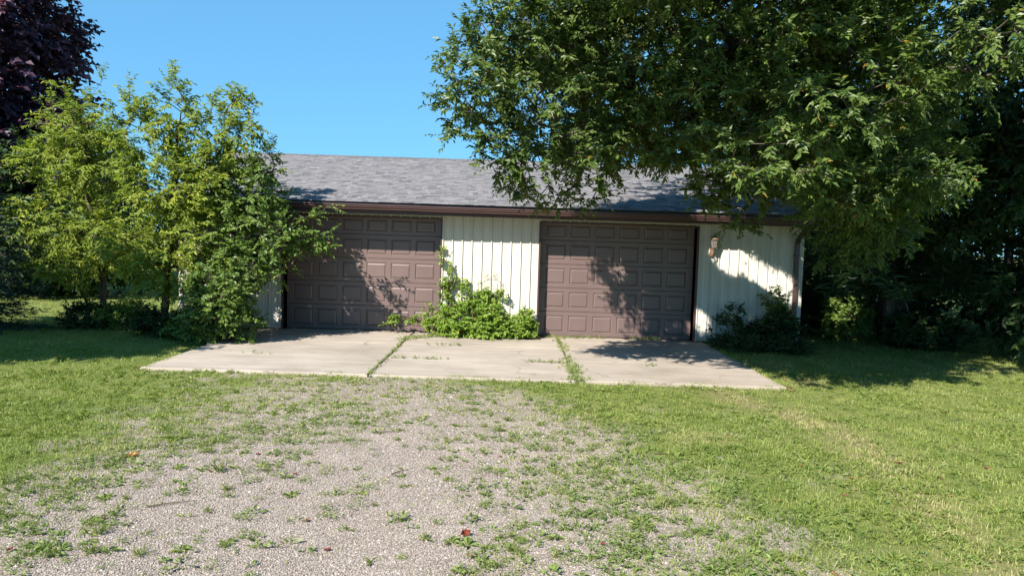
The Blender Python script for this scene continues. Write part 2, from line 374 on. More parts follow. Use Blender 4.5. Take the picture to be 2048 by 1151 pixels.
# ------------------------------------------------------------------ the garage
GX0, GX1, GY1, WT = -7.08, 6.14, 23.7, 2.62
DL, DR, DTOP, REC = (-4.86, -1.54), (.575, 3.89), 2.435, .24
g = empty('garage', (-.47, WALL_Y, 0)); tag(g, 'long cream steel sided double garage with brown doors and grey shingle roof', 'garage')
wb = MB()
yb = WALL_Y + .03
for x0, x1, z0, z1 in ((GX0, DL[0], 0, WT), (DL[1], DR[0], 0, WT), (DR[1], GX1, 0, WT), (DL[0], DL[1], DTOP, WT), (DR[0], DR[1], DTOP, WT)):
    wb.box(x0, x1, yb, yb + .34, z0, z1)
wb.box(GX0, GX0 + .15, yb + .34, GY1, 0, WT); wb.box(GX1 - .15, GX1, yb + .34, GY1, 0, WT); wb.box(GX0 + .15, GX1 - .15, GY1 - .15, GY1, 0, WT)
RIDGE_Y, RIDGE_Z, EAVE_Y, EAVE_Z = 19.70, 4.12, 15.16, 2.735
SL = (RIDGE_Z - EAVE_Z) / (RIDGE_Y - EAVE_Y)
for xx in (GX0, GX1 - .15):     # gables
    y0, y1 = WALL_Y + .03, GY1; zt = RIDGE_Z - .12
    P = [(y0, WT), (y1, WT), (RIDGE_Y, zt)]
    wb.add([(xx, *p) for p in P] + [(xx + .15, *p) for p in P], [(0, 1, 2), (5, 4, 3), (0, 3, 4, 1), (1, 4, 5, 2), (2, 5, 3, 0)])
wb.obj('wall', M['inside'], g)
# ribbed siding strips
PW = .2065
def strip_mesh(w, h):
    # plan profile: standing rib at the left edge, two shallow beads between the ribs
    pr = [(0, 0), (0.006, -.030), (.026, -.030), (.032, 0)]
    for c in (.33, .66):
        x = w * c + .012
        if x < w - .03: pr += [(x - .014, 0), (x - .007, -.006), (x + .007, -.006), (x + .014, 0)]
    pr += [(w, 0)]
    n = len(pr); V = [(x, y, 0) for x, y in pr] + [(x, y, h) for x, y in pr] + [(0, .028, 0), (w, .028, 0), (0, .028, h), (w, .028, h)]
    Fs = [(k, k + 1, n + k + 1, n + k) for k in range(n - 1)]
    Fs += [tuple(range(n))[::-1] + (2 * n, 2 * n + 1), tuple(range(n, 2 * n)) + (2 * n + 3, 2 * n + 2)]
    return mesh_data('siding_panel', np.array(V), Fs, M['siding'])
cache = {}
def siding(x0, x1, z0, z1):
    k = 0
    x = x0
    while x < x1 - .02:
        w = min(PW, x1 - x); key = (round(w, 3), round(z1 - z0, 3))
        if key not in cache: cache[key] = strip_mesh(w, z1 - z0)
        inst('siding_panel', cache[key], (x, WALL_Y, z0), g); x += PW
siding(GX0 + .05, DL[0] - .03, .03, WT - .02); siding(DL[1] + .03, DR[0] - .03, .03, WT - .02); siding(DR[1] + .04, GX1 - .10, .03, WT - .02)
siding(DL[0] - .03, DL[1] + .03, DTOP + .03, WT - .02); siding(DR[0] - .03, DR[1] + .04, DTOP + .03, WT - .02)
ct = MB().box(GX1 - .10, GX1 + .012, WALL_Y - .022, WALL_Y + .028, .0, WT - .02); ct.obj('corner_trim', M['siding'], g)
MB().box(GX0 - .012, GX0 + .05, WALL_Y - .022, WALL_Y + .028, 0, WT - .02).obj('corner_trim', M['siding'], g)
MB().box(GX1 + .0005, GX1 + .013, WALL_Y + .03, GY1, 0, WT).obj('side_cladding', M['siding'], g)
MB().box(GX0 - .013, GX0 - .0005, WALL_Y + .03, GY1, 0, WT).obj('side_cladding', M['siding'], g)

# sectional doors with raised panels
HS = [.53, .51, .51, .51, .375 + .06]
def frustum(w, h, d, bev):
    V = [(-w / 2, 0, -h / 2), (w / 2, 0, -h / 2), (w / 2, 0, h / 2), (-w / 2, 0, h / 2)]
    a, b_ = w / 2 - bev, h / 2 - bev
    V += [(-a, -d, -b_), (a, -d, -b_), (a, -d, b_), (-a, -d, b_)]
    return V, [(4, 5, 6, 7), (0, 1, 5, 4), (1, 2, 6, 5), (2, 3, 7, 6), (3, 0, 4, 7)]
rp_cache = {}
def door(dx, label):
    x0, x1 = dx; W = x1 - x0; yf = WALL_Y + REC
    m = MB(); z = .015; panels = []
    cols = 6; st = .135; gap = .10; pw = (W - 2 * st - (cols - 1) * gap) / cols
    for s_, hs in enumerate(HS):
        za, zb = z + .006, z + hs - .006; z += hs
        if za > DTOP: break
        zb = min(zb, DTOP + .05)
        pz0, pz1 = za + .075, zb - .085
        xs = [x0 + .004]
        for c in range(cols): xs += [x0 + st + c * (pw + gap), x0 + st + c * (pw + gap) + pw]
        xs += [x1 - .004]; zs = [za, pz0, pz1, zb]
        d = .014; b = .012
        for ix in range(len(xs) - 1):
            for iz in range(3):
                X0, X1, Z0, Z1 = xs[ix], xs[ix + 1], zs[iz], zs[iz + 1]
                if iz == 1 and ix % 2 == 1:
                    V = [(X0, yf, Z0), (X1, yf, Z0), (X1, yf, Z1), (X0, yf, Z1), (X0 + b, yf + d, Z0 + b), (X1 - b, yf + d, Z0 + b), (X1 - b, yf + d, Z1 - b), (X0 + b, yf + d, Z1 - b)]
                    m.add(V, [(4, 5, 6, 7), (0, 1, 5, 4), (1, 2, 6, 5), (2, 3, 7, 6), (3, 0, 4, 7)])
                    panels.append(((X0 + X1) / 2, (Z0 + Z1) / 2, X1 - X0 - 2 * b - .012, Z1 - Z0 - 2 * b - .012))
                else: m.add([(X0, yf, Z0), (X1, yf, Z0), (X1, yf, Z1), (X0, yf, Z1)], [(0, 1, 2, 3)])
        # rolled section edges (tongue and groove shadow line) and the slab's back
        m.add([(xs[0], yf, zb), (xs[-1], yf, zb), (xs[-1], yf + .018, zb + .006), (xs[0], yf + .018, zb + .006)], [(0, 1, 2, 3)])
        m.add([(xs[0], yf, za), (xs[-1], yf, za), (xs[-1], yf + .018, za - .006), (xs[0], yf + .018, za - .006)], [(3, 2, 1, 0)])
    m.box(x0 + .003, x1 - .003, yf + .0185, yf + .06, .012, DTOP + .02)
    o = m.obj('garage_door', M['door'], g); o['label'] = label
    for (cx, cz, w, h) in panels:
        key = (round(w, 3), round(h, 3))
        if key not in rp_cache:
            V, Fs = frustum(w, h, .013, .026); rp_cache[key] = mesh_data('raised_panel', np.array(V), Fs, M['door'])
        inst('raised_panel', rp_cache[key], (cx, yf + .0135, cz), o)
    sw = MB().box(x0 + .01, x1 - .01, yf + .0, yf + .03, .0, .02); sw.obj('weather_seal', M['trim'], o)
    # jambs and head
    for jx0, jx1 in ((x0 - .035, x0), (x1, x1 + .035)):
        MB().box(jx0, jx1, WALL_Y - .026, yf + .10, 0, DTOP + .0).obj('door_jamb', M['trim'], g)
    MB().box(x0 - .035, x1 + .035, WALL_Y - .026, yf + .10, DTOP + .0005, DTOP + .035).obj('door_head', M['trim'], g)
door(DL, 'brown panelled garage door partly behind the leafy small tree')
door(DR, 'brown panelled garage door half in tree shade')

# roof: deck, shingles, ridge, fascia, soffit, gutter, downspout
RX0, RX1 = GX0 - .28, GX1 + .28
rf = MB()
yb2 = 2 * RIDGE_Y - EAVE_Y
rf.extrude_x([(EAVE_Y + .02, EAVE_Z - .035), (EAVE_Y + .02, EAVE_Z - .008), (RIDGE_Y, RIDGE_Z - .008), (yb2, EAVE_Z - .008), (yb2, EAVE_Z - .05), (RIDGE_Y, RIDGE_Z - .09)], RX0 + .01, RX1 - .01)
roof = rf.obj('roof', M['shingle'], g)
slope_len = math.hypot(RIDGE_Y - EAVE_Y, RIDGE_Z - EAVE_Z); ux, uz = (RIDGE_Y - EAVE_Y) / slope_len, (RIDGE_Z - EAVE_Z) / slope_len
EXPO = .14; rows = int(slope_len / EXPO)
WID = [.085, .11, .14, .17, .21]
def tab_verts(w, L=.155, t=.009):
    # lies along the slope: butt end at origin is proud, head end tucked under the next course
    loc = [(0, 0, 0), (w, 0, 0), (w, L, 0), (0, L, 0), (0.002, 0.001, t), (w - .002, .001, t), (w, L, .001), (0, L, .001)]
    out = [(x, y * ux - z * uz, y * uz + z * ux) for x, y, z in loc]
    return np.array(out)
TABF = [(4, 5, 6, 7), (0, 1, 5, 4), (0, 4, 7, 3), (1, 2, 6, 5)]
tab_me = {}
stuffV, stuffF, stuffT = [], [], []; nsh = 0
for r_ in range(rows + 1):
    x = RX0 - rng.uniform(0, .2); y0 = EAVE_Y - .02 + r_ * EXPO * ux; z0 = EAVE_Z - .004 + r_ * EXPO * uz
    while x < RX1:
        wi = rng.integers(0, 5); w = WID[wi]
        xa, xb = max(x, RX0), min(x + w, RX1)
        tn = float(np.clip(rng.beta(2.4, 2.4) - (rng.random() < .18) * .35, 0, 1)); lift = rng.choice([0, 0, .004])
        if xb - xa > .03:
            if nsh < 300 and abs(xb - xa - w) < 1e-6:
                ti = int(tn * 5.99); key = (wi, ti)
                if key not in tab_me: tab_me[key] = mesh_data('shingle', tab_verts(w), TABF, M['shingle'], [ti / 5.] * 4)
                inst('shingle', tab_me[key], (xa, y0, z0 + lift), roof); nsh += 1
            else:
                b = len(stuffV); vv = tab_verts(xb - xa) + np.array([xa, y0, z0 + lift]); stuffV += list(vv)
                stuffF += [tuple(i + b for i in f) for f in TABF]; stuffT += [tn] * 4
        x += w
o = mk('shingles', np.array(stuffV), np.array(stuffF), M['shingle'], roof, tint=stuffT); o['kind'] = 'stuff'
# ridge caps
k = 0; x = RX0
while x < RX1 - .05:
    w = min(.16, RX1 - x); t = rng.uniform(0, .5); h = .022 + rng.uniform(0, .006)
    V = [(xx, RIDGE_Y + s_ * .15, RIDGE_Z + zz - .15 * SL * abs(s_)) for xx, zz in ((x, h), (x + w + .02, h - .009)) for s_ in (-1, 0, 1)]
    V += [(a, b_, c - .02) for a, b_, c in V]
    mk('ridge_cap', V, [(0, 3, 4, 1), (1, 4, 5, 2), (0, 1, 7, 6), (1, 2, 8, 7), (0, 6, 9, 3), (2, 5, 11, 8)], M['shingle'], roof, tint=[t * .3] * 6); x += .16
MB().box(RX0 + .03, RX1 - .03, EAVE_Y + .03, EAVE_Y + .055, 2.50, EAVE_Z - .04).obj('fascia', M['trim'], g)
MB().box(RX0 + .03, RX1 - .03, EAVE_Y + .055, WALL_Y + .02, 2.585, 2.60).obj('soffit', M['soffit'], g)
for xr0, xr1 in ((RX0 - .012, RX0 + .012), (RX1 - .012, RX1 + .012)):       # rake boards
    P = [(EAVE_Y + .03, EAVE_Z - .035), (RIDGE_Y, RIDGE_Z - .03), (RIDGE_Y, RIDGE_Z - .20), (EAVE_Y + .03, EAVE_Z - .20)]
    MB().extrude_x(P, xr0, xr1).obj('rake_board', M['trim'], g)
    P2 = [(2 * RIDGE_Y - y, z) for y, z in P]; MB().extrude_x(P2, xr0, xr1).obj('rake_board', M['trim'], g)
def gutter(x0, x1, dy, zt, zt2):
    # K-style profile: back, floor, stepped front with two bright rolls
    y0 = EAVE_Y + .027; f = y0 - .125 - dy
    pr = [(y0, 0), (y0, -.10), (f + .045, -.112), (f + .040, -.085), (f + .018, -.066), (f + .016, -.045), (f, -.030), (f, -.004), (f + .008, 0), (f + .012, -.006), (f + .014, -.03), (y0 - .004, -.095), (y0 - .006, 0)]
    n = len(pr); V = [(x0, y, z + zt) for y, z in pr] + [(x1, y, z + zt2) for y, z in pr]
    Fs = [(i, (i + 1) % n, n + (i + 1) % n, n + i) for i in range(n)]
    e0 = tuple(range(n))[::-1]; e1 = tuple(range(n, 2 * n))
    mk('gutter', V, Fs + [e0, e1], M['gutter'], g)
XS = -1.93
gutter(RX0 - .02, XS + .02, .004, 2.695, 2.690); gutter(XS, RX1 + .02, 0.0, 2.684, 2.672)
dp = MB()
def rect_path(pts, w, d):
    V = []
    for (x, y, z), (nx_, ny_, nz_) in pts:
        t = np.array([nx_, ny_, nz_]); a = np.array([1, 0, 0]); b = np.cross(t, a)
        for s1, s2 in ((-1, -1), (1, -1), (1, 1), (-1, 1)): V.append(np.array([x, y, z]) + a * s1 * w / 2 + b * s2 * d / 2)
    n = len(pts); Fs = [(i * 4 + j, i * 4 + (j + 1) % 4, (i + 1) * 4 + (j + 1) % 4, (i + 1) * 4 + j) for i in range(n - 1) for j in range(4)]
    return dp.add(V, Fs + [(3, 2, 1, 0), tuple(range(4 * n - 4, 4 * n))])
rect_path([((5.99, 15.10, 2.575), (0, 0, -1)), ((5.99, 15.10, 2.50), (0, .3, -1)), ((5.99, 15.58, 2.26), (0, .5, -1)), ((5.99, 15.63, 2.15), (0, 0, -1)), ((5.99, 15.63, .16), (0, 0, -1)), ((5.99, 15.60, .09), (0, -.5, -.8)), ((5.99, 15.42, .03), (0, -1, -.3))], .085, .062)
dp.obj('downspout', M['gutter'], g)
for zc in (1.9, .7): MB().box(5.935, 6.045, 15.59, 15.68, zc, zc + .03).obj('downspout_strap', M['gutter'], g)

# ------------------------------------------------------------------ wall lantern
lx, lz = 4.205, 2.13; ly = WALL_Y - .19
la = empty('wall_lantern', (lx, WALL_Y - .02, lz - .1)); tag(la, 'coach style wall lantern with clear glass beside the shaded garage door', 'lantern')
MB().lathe([(.0, -.006), (.045, -.004), (.05, .0), (.048, .006), (.03, .012), (.0, .014)], 0, 0, 16)
bp = MB(); bp.box(lx - .045, lx + .045, WALL_Y - .045, WALL_Y - .02, lz - .30, lz - .12); bp.box(lx - .03, lx + .03, WALL_Y - .055, WALL_Y - .045, lz - .28, lz - .14); bp.obj('backplate', M['brass'], la)
th = np.linspace(0, math.pi, 9)
MB().tube([(lx, WALL_Y - .05, lz - .20), (lx, WALL_Y - .09, lz - .26), (lx, WALL_Y - .15, lz - .27), (lx, ly, lz - .22), (lx, ly, lz - .12)], .011, 8).obj('arm', M['brass'], la)
MB().lathe([(.012, lz - .14), (.05, lz - .12), (.058, lz - .105), (.05, lz - .095)], lx, ly, 12).obj('cup', M['brass'], la)
gl = MB(); gl.lathe([(.048, lz - .094), (.078, lz + .055)], lx, ly, 6); gl.obj('glass', M['glass'], la)
cg = MB()
for j in range(6):
    q = 2 * math.pi * j / 6; c, s_ = math.cos(q), math.sin(q)
    cg.tube([(lx + .051 * c, ly + .051 * s_, lz - .095), (lx + .081 * c, ly + .081 * s_, lz + .056)], .005, 5)
ring = [(lx + .083 * math.cos(q), ly + .083 * math.sin(q), lz + .057) for q in np.linspace(0, 2 * math.pi, 13)]
cg.tube(ring, .007, 5); cg.obj('cage', M['brass'], la)
MB().lathe([(.088, lz + .058), (.092, lz + .066), (.075, lz + .085), (.045, lz + .115), (.03, lz + .125), (.032, lz + .14), (.018, lz + .15)], lx, ly, 12).obj('cap', M['brass'], la)
MB().lathe([(.006, lz + .15), (.014, lz + .163), (.014, lz + .175), (.004, lz + .20)], lx, ly, 8).obj('finial', M['brass'], la)
MB().lathe([(.012, lz - .09), (.013, lz - .03), (.022, lz + .0), (.016, lz + .03), (.004, lz + .045)], lx, ly, 8).obj('bulb', M['bulb'], la)

# ------------------------------------------------------------------ scrolled wire trellis against the wall
tx, ty = -.47, WALL_Y - .06
tr = empty('garden_trellis', (tx, ty, 0)); tag(tr, 'thin scrolled wire trellis standing among leaves against the cream wall', 'trellis')
def spiral(cx, cz, r, turns, a0, sgn):
    q = np.linspace(0, turns * 2 * math.pi, 26); rr = r * (1 - .8 * q / q[-1]); return [(cx + k * math.cos(a0 + sgn * a), ty, cz + k * math.sin(a0 + sgn * a)) for k, a in zip(rr, q)]
for dx in (-.24, -.12, .12, .24): MB().tube([(tx + dx, ty, 0), (tx + dx, ty, 1.06 + (.12 if abs(dx) < .2 else 0))], .0045, 5).obj('upright', M['iron'], tr)
arch = [(tx + .24 * math.cos(a), ty, 1.06 + .20 * math.sin(a)) for a in np.linspace(0, math.pi, 17)]
MB().tube(arch, .005, 5).obj('arch', M['iron'], tr)
for z in (.35, .72, 1.05): MB().tube([(tx - .25, ty, z), (tx + .25, ty, z)], .004, 5).obj('crossbar', M['iron'], tr)
for (cx, cz, r, t, a0, sg) in ((-.09, 1.30, .065, 1.4, 0, 1), (.09, 1.30, .065, 1.4, math.pi, -1), (-.26, 1.13, .06, 1.3, -.5, 1), (.26, 1.13, .06, 1.3, math.pi + .5, -1), (0, 1.16, .06, 1.2, 1.57, 1)):
    MB().tube(spiral(tx + cx, cz, r, t, a0, sg), .0042, 4).obj('scroll', M['iron'], tr)

# ------------------------------------------------------------------ leaves and trees
def leaf_mesh(P, A, Nn, L, W, tint, fold=.18, wide=.42, bend=.12):
    A = nrm(A); B = nrm(np.cross(Nn, A)); Nn = nrm(np.cross(A, B)); L = L[:, None]; W = W[:, None]
    mid = P + A * L * wide
    V = np.stack([P, mid + B * W * .5 + Nn * W * fold, P + A * L - Nn * L * bend, mid - B * W * .5 + Nn * W * fold], 1).reshape(-1, 3)
    n = len(P); b = np.arange(n) * 4
    Fx = np.stack([np.stack([b, b + 1, b + 2], 1), np.stack([b, b + 2, b + 3], 1)], 1).reshape(-1, 3)
    return V, Fx, np.repeat(tint, 2)
def shoots(T, O, k, m, ls, leaf, asp, droop=.35, spread=.8, updir=.15, tintbase=None, side=.9, r=rng):
    """k leafy shoots with m leaves at each twig end T, pointing along O."""
    n = len(T)
    Tn = np.repeat(T, k, 0); On = np.repeat(O, k, 0)
    D = nrm(On + r.normal(0, spread, (n * k, 3)) * .7 + np.array([0, 0, updir])); ln = ls * r.uniform(.5, 1.25, n * k)
    t = (np.arange(m) + .6) / m
    D2 = np.repeat(D, m, 0); tt = np.tile(t, n * k) + r.normal(0, .04, n * k * m); l2 = np.repeat(ln, m)
    P = np.repeat(Tn, m, 0) + D2 * (tt * l2)[:, None]; P[:, 2] -= droop * .5 * l2 * tt ** 2
    sd = nrm(np.cross(D2, np.array([0, 0, 1.0])) + 1e-6); sg = np.where(np.arange(n * k * m) % 2 == 0, 1., -1.)
    A = nrm(D2 * .55 + sd * (sg * side * r.uniform(.4, 1.1, len(P)))[:, None] + r.normal(0, .28, (len(P), 3)) + np.array([0, 0, -droop]))
    Nn = nrm(np.array([-LX * .55, -LY * .55, .9]) + nrm(np.repeat(On, m, 0)) * .45 + r.normal(0, .42, (len(P), 3)))
    L = leaf * r.uniform(.65, 1.25, len(P)); W = L * asp * r.uniform(.8, 1.2, len(P))
    tb = np.repeat(r.beta(2.2, 2.2, n) * .62 if tintbase is None else tintbase, k * m)
    tint = np.clip(tb + r.normal(.12, .13, len(P)) + (r.random(len(P)) < .012) * .5, 0, 1)
    ends = np.stack([Tn, Tn + D * ln[:, None] * .85 - np.array([0, 0, 1]) * (droop * .36 * ln)[:, None]], 1)
    return P, A, Nn, L, W, tint, ends
def branch_mesh(pos, par, tips, r_tip, power=.5, extra=None, r=rng):
    n = len(pos); cnt = np.zeros(n); cnt[tips] += 1
    for i in range(n - 1, 0, -1): cnt[par[i]] += cnt[i]
    rad = r_tip * np.maximum(cnt, 1) ** power
    E = np.arange(1, n); a, b = pos[par[E]], pos[E]; ra, rb = rad[par[E]], rad[E]; ra = np.minimum(ra, rb * 1.6)
    if extra is not None and len(extra):
        a = np.concatenate([a, extra[:, 0]]); b = np.concatenate([b, extra[:, 1]]); ra = np.concatenate([ra, np.full(len(extra), r_tip * .55)]); rb = np.concatenate([rb, np.full(len(extra), r_tip * .25)])
    Vs, Fs = [], []; base = 0
    for sel, k in ((rb > .03, 8), (rb <= .03, 3)):
        A_, B_, RA, RB = a[sel], b[sel], ra[sel], rb[sel]
        if not len(A_): continue
        d = nrm(B_ - A_); u = nrm(np.cross(d, np.array([.37, .21, .11]) + 0 * d)); v = np.cross(d, u)
        q = 2 * math.pi * np.arange(k) / k; c, s_ = np.cos(q), np.sin(q)
        ringv = u[:, None] * c[None, :, None] + v[:, None] * s_[None, :, None]
        V = np.concatenate([A_[:, None] + ringv * RA[:, None, None], B_[:, None] + ringv * RB[:, None, None]], 1).reshape(-1, 3)
        m = len(A_); o = base + np.arange(m)[:, None] * 2 * k; j = np.arange(k)[None]; j2 = (j + 1) % k
        Fs.append(np.stack([o + j, o + j2, o + k + j2, o + k + j], 2).reshape(-1, 4)); Vs.append(V); base += len(V)
    return np.concatenate(Vs), np.concatenate(Fs)
def grow(trunk, tips, seg=.35, wig=.05, climb=.3, r=rng):
    """connect every tip to the nearest wood, forking off stems already grown"""
    pos = [np.array(trunk[0], float)]; par = [0]
    for p in trunk[1:]:
        a = pos[-1]; n = max(1, int(np.linalg.norm(np.array(p) - a) / seg)); s0 = len(pos) - 1
        for i in range(1, n + 1): pos.append(a + (np.array(p) - a) * i / n + r.normal(0, wig * .3, 3) * (i < n)); par.append(len(pos) - 2)
    buf = np.zeros((len(tips) * 40 + 400, 3)); cur = len(pos); buf[:cur] = pos; par = list(par)
    tr0 = np.array(pos); d0 = np.array([np.min(np.linalg.norm(tr0 - t, axis=1)) for t in tips]); order = np.argsort(d0); tipidx = np.zeros(len(tips), int)
    for i in order:
        t = tips[i]; dv = buf[:cur] - t; dist = np.sqrt((dv ** 2).sum(1)) + climb * np.maximum(0, dv[:, 2])
        dist[:1] += 1; j = int(np.argmin(dist)); a = buf[j].copy(); L = np.linalg.norm(t - a); n = max(1, min(30, int(round(L / seg)))); p = j
        for s_ in range(1, n + 1):
            f = s_ / n; q = a + (t - a) * f; q[2] += .10 * L * math.sin(math.pi * f) * (.5 if L > .6 else 0)
            if s_ < n: q = q + r.normal(0, wig, 3)
            if cur >= len(buf): buf = np.concatenate([buf, np.zeros_like(buf)])
            buf[cur] = q; par.append(p); p = cur; cur += 1
        tipidx[i] = p
    return buf[:cur], np.array(par), tipidx
def ell_tips(boughs, total, shell=.5, r=rng):
    A = np.array([(b[1][0] * b[1][1] * b[1][2]) ** (2 / 3) * (b[2] if len(b) > 2 else 1) for b in boughs]); cnt = np.maximum(3, (A / A.sum() * total).astype(int))
    T, O = [], []
    for (c, rad, *_), n in zip(boughs, cnt):
        u = nrm(r.normal(0, 1, (n, 3))); rr = r.uniform(shell ** 3, 1, n) ** (1 / 3) * r.uniform(.82, 1.06, n)
        T.append(np.array(c) + u * rr[:, None] * np.array(rad)); O.append(nrm(u * np.array(rad)))
    return np.concatenate(T), np.concatenate(O)
def tree(name, label, cat, base, trunk, boughs, ntips, mat, k=3, m=12, ls=.4, leaf=.1, asp=.4, droop=.35, spread=.8, updir=.1, r_tip=.006, power=.5, seg=.35, wig=.05, shell=.5, group=None, fold=.18, wide=.42, bend=.12, stems=True, extra_tips=None, seed=1, side=.9, zmin=.04, crown='crown', stem='trunk', tscale=None, woodmat=None, keep=None):
    r = np.random.default_rng(seed)
    T, O = ell_tips(boughs, ntips, shell, r)
    if extra_tips is not None: T = np.concatenate([T, extra_tips[0]]); O = np.concatenate([O, nrm(extra_tips[1])])
    ok = T[:, 2] > zmin
    if keep is not None: ok &= keep(T)
    T, O = T[ok], O[ok]
    pos, par, ti = grow(trunk, T, seg, wig, r=r)
    tb = None
    P, A, Nn, L, W, tint, ends = shoots(T, O, k, m, ls, leaf, asp, droop, spread, updir, tb, side, r)
    ok = P[:, 2] > .01
    if keep is not None: ok &= keep(P)
    V, Fx, tt = leaf_mesh(P[ok], A[ok], Nn[ok], L[ok], W[ok], tint[ok], fold, wide, bend)
    root = empty(name, base); tag(root, label, cat, group)
    bv, bf = branch_mesh(pos, par, ti, r_tip, power, ends if stems else None, r)
    mk(stem, bv, bf, woodmat or M['bark'], root, smooth=True)
    mk(crown, V, Fx, mat, root, tint=tt)
    return root
def B(px, py, Y, rx, ry, rz, w=1.0): return (at(px, py, Y), (rx, ry, rz), w)
def clear_of_garage(P):      # nothing grows through walls or roof
    inside = (P[:, 0] > GX0 - .05) & (P[:, 0] < GX1 + .05) & (P[:, 1] > WALL_Y - .04) & (P[:, 2] < 4.2)
    roofz = np.minimum(EAVE_Z + SL * (P[:, 1] - EAVE_Y), EAVE_Z + SL * (yb2 - P[:, 1])) + .12
    over = (P[:, 0] > RX0 - .1) & (P[:, 0] < RX1 + .1) & (P[:, 1] > EAVE_Y - .18) & (P[:, 1] < yb2 + .1) & (P[:, 2] < roofz) & (P[:, 2] > 2.4)
    return ~((inside & (P[:, 2] < roofz)) | over)

SUNDIR = np.array([-LX, -LY, -LZ])
GAPS = [np.array(p) for p in ((4.42, 15.7, 2.0), (4.62, 15.7, 1.8), (5.05, 15.7, 1.62), (5.35, 15.7, 1.42), (5.65, 15.7, 1.25), (5.95, 15.7, 1.1), (4.02, 15.7, .45), (7.6, 16.6, .6))]
GAPR = [.36, .30, .20, .27, .29, .22, .24, .40]
def ash_keep(P):     # leaves cut away along sun lines, shaped to put sun on wall and shrub
    ok = clear_of_garage(P); r = np.random.default_rng(len(P))
    for q, rad in zip(GAPS, GAPR):
        d = P - q; t = d @ SUNDIR; perp = np.linalg.norm(d - t[:, None] * SUNDIR, axis=1)
        ok &= ~((perp < rad * (.8 + .5 * r.random(len(P)))) & (t > .3) & (r.random(len(P)) < (.97 if len(P) < 20000 else .93)))
    return ok
# the big ash over the right half of the garage
ash = [B(950, 150, 10.3, .52, 1.0, .75), B(925, 205, 10.2, .36, .5, .30), B(1040, 40, 10.3, .78, 1.3, .75), B(1110, 180, 10.6, .9, 1.5, .95), B(1005, 265, 10.4, .42, .7, .30), B(925, 275, 10.4, .22, .22, .10, 1.0),
       B(1060, 335, 10.6, .42, .7, .36), B(1042, 385, 10.9, .13, .2, .2, 1.6), B(1180, 310, 10.8, .62, 1, .46), B(1270, 120, 10.6, 1.25, 2, 1.1), B(1130, 40, 10.4, .8, 1.3, .8), B(1350, 250, 10.6, .85, 1.4, .6), B(1260, 250, 10.8, .6, 1.0, .5),
       B(1420, 380, 11.2, .26, .5, .30, 1.6), B(1480, 320, 11, .5, .8, .5), B(1450, 60, 10, 1.4, 2.2, 1.1), B(1590, 220, 10.6, .95, 1.5, 1.0), B(1690, 130, 10.2, 1.05, 1.6, 1.1), B(1715, 360, 10.2, .7, 1.0, .5, 1.5), B(1790, 250, 10.6, .6, 1.0, .7),
       B(1660, 325, 10.6, .5, .8, .5), B(1478, 455, 12.2, .32, .3, .09, 1.6), B(1640, 20, 10, 1.2, 1.6, .9), B(1500, 130, 14.8, 2.0, 1.6, 1.4, .6), B(1300, 60, 14, 1.8, 1.6, 1.2, .6), B(1690, 200, 15, 2.2, 2.2, 2.0, .7), B(1800, 330, 12.5, 1.0, 1.2, 1.0), B(1590, 330, 13.4, .5, .6, .5),
       B(1700, 430, 10.8, .5, .6, .33), B(1765, 415, 10.4, .42, .6, .3), B(1650, 400, 10.2, .42, .6, .3), B(1700, 490, 12.2, .4, .4, .25, .9), B(1780, 475, 11.6, .35, .4, .22, .9), B(1640, 455, 12.6, .28, .3, .2, .9), B(1740, 540, 13.4, .35, .3, .2, .8), B(1690, 445, 11.4, .45, .5, .3, 1.2), B(1740, 470, 11.2, .45, .5, .3, 1.2), B(1800, 440, 10.6, .38, .4, .25, 1.1), B(1660, 505, 12.4, .3, .3, .25), B(1710, 520, 12.0, .3, .3, .2), B(1560, 300, 10.0, .6, .9, .45), B(1800, 300, 10.2, .35, .6, .6), B(1400, 300, 10.2, .6, .8, .42), B(1090, 390, 11.4, .35, .4, .2), B(1170, 385, 11.6, .35, .4, .16), B(1000, 330, 10.6, .3, .4, .2), B(1500, 390, 11.2, .42, .4, .25),
       B(1320, 250, 13.1, .7, .6, .45, .8), B(1230, 100, 13.3, .9, .7, .8), ((7.2, 9.8, 6.8), (2.0, 1.8, 1.6)), ((6.4, 9.0, 8.2), (3.0, 2.4, 1.7)),
       B(1010, 140, 12.3, .45, .6, .6), B(1150, 270, 13.2, .6, .6, .5, 1.5), B(1200, 275, 13.6, .7, .6, .5, 1.5), B(1290, 270, 13.4, .9, .7, .5, 1.4),  B(1130, 150, 12.7, .9, .8, .8), B(1180, 90, 12.6, .9, .8, .9, 1.3), B(1260, 150, 12.2, .9, .8, .9, 1.3), B(1100, 60, 12.4, .7, .7, .7, 1.2), B(1380, 150, 12.2, .8, .7, .6, .8), B(1230, 230, 12.9, .8, .7, .6), B(1340, 120, 12.9, 1.2, .8, 1.0), B(1440, 220, 13, 1.0, .8, .8), B(1540, 150, 13.2, 1.0, .9, 1.0),
       ((1.6, 7.4, 5.6), (1.9, 1.2, .7)), ((3.7, 8.7, 3.9), (1.2, .9, .75)),
       ((3.6, 10.4, 7.2), (3.0, 2.8, 1.5)), ((1.2, 9.8, 5.9), (1.5, 1.5, .8)), ((6.6, 11.0, 7.8), (2.8, 2.8, 2.0)), ((3.4, 8.9, 5.4), (1.7, 1.2, .8)), ((5.6, 9.2, 5.0), (1.6, 1.2, 1.0)), ((1.3, 8.2, 5.3), (1.3, 1.0, .6)), ((2.6, 9.4, 3.75), (.9, .9, .5)), ((3.0, 8.7, 3.1), (.7, .7, .4)), ((4.1, 9.6, 2.95), (.8, .7, .35)), ((5.2, 9.6, 3.1), (.7, .8, .4))]
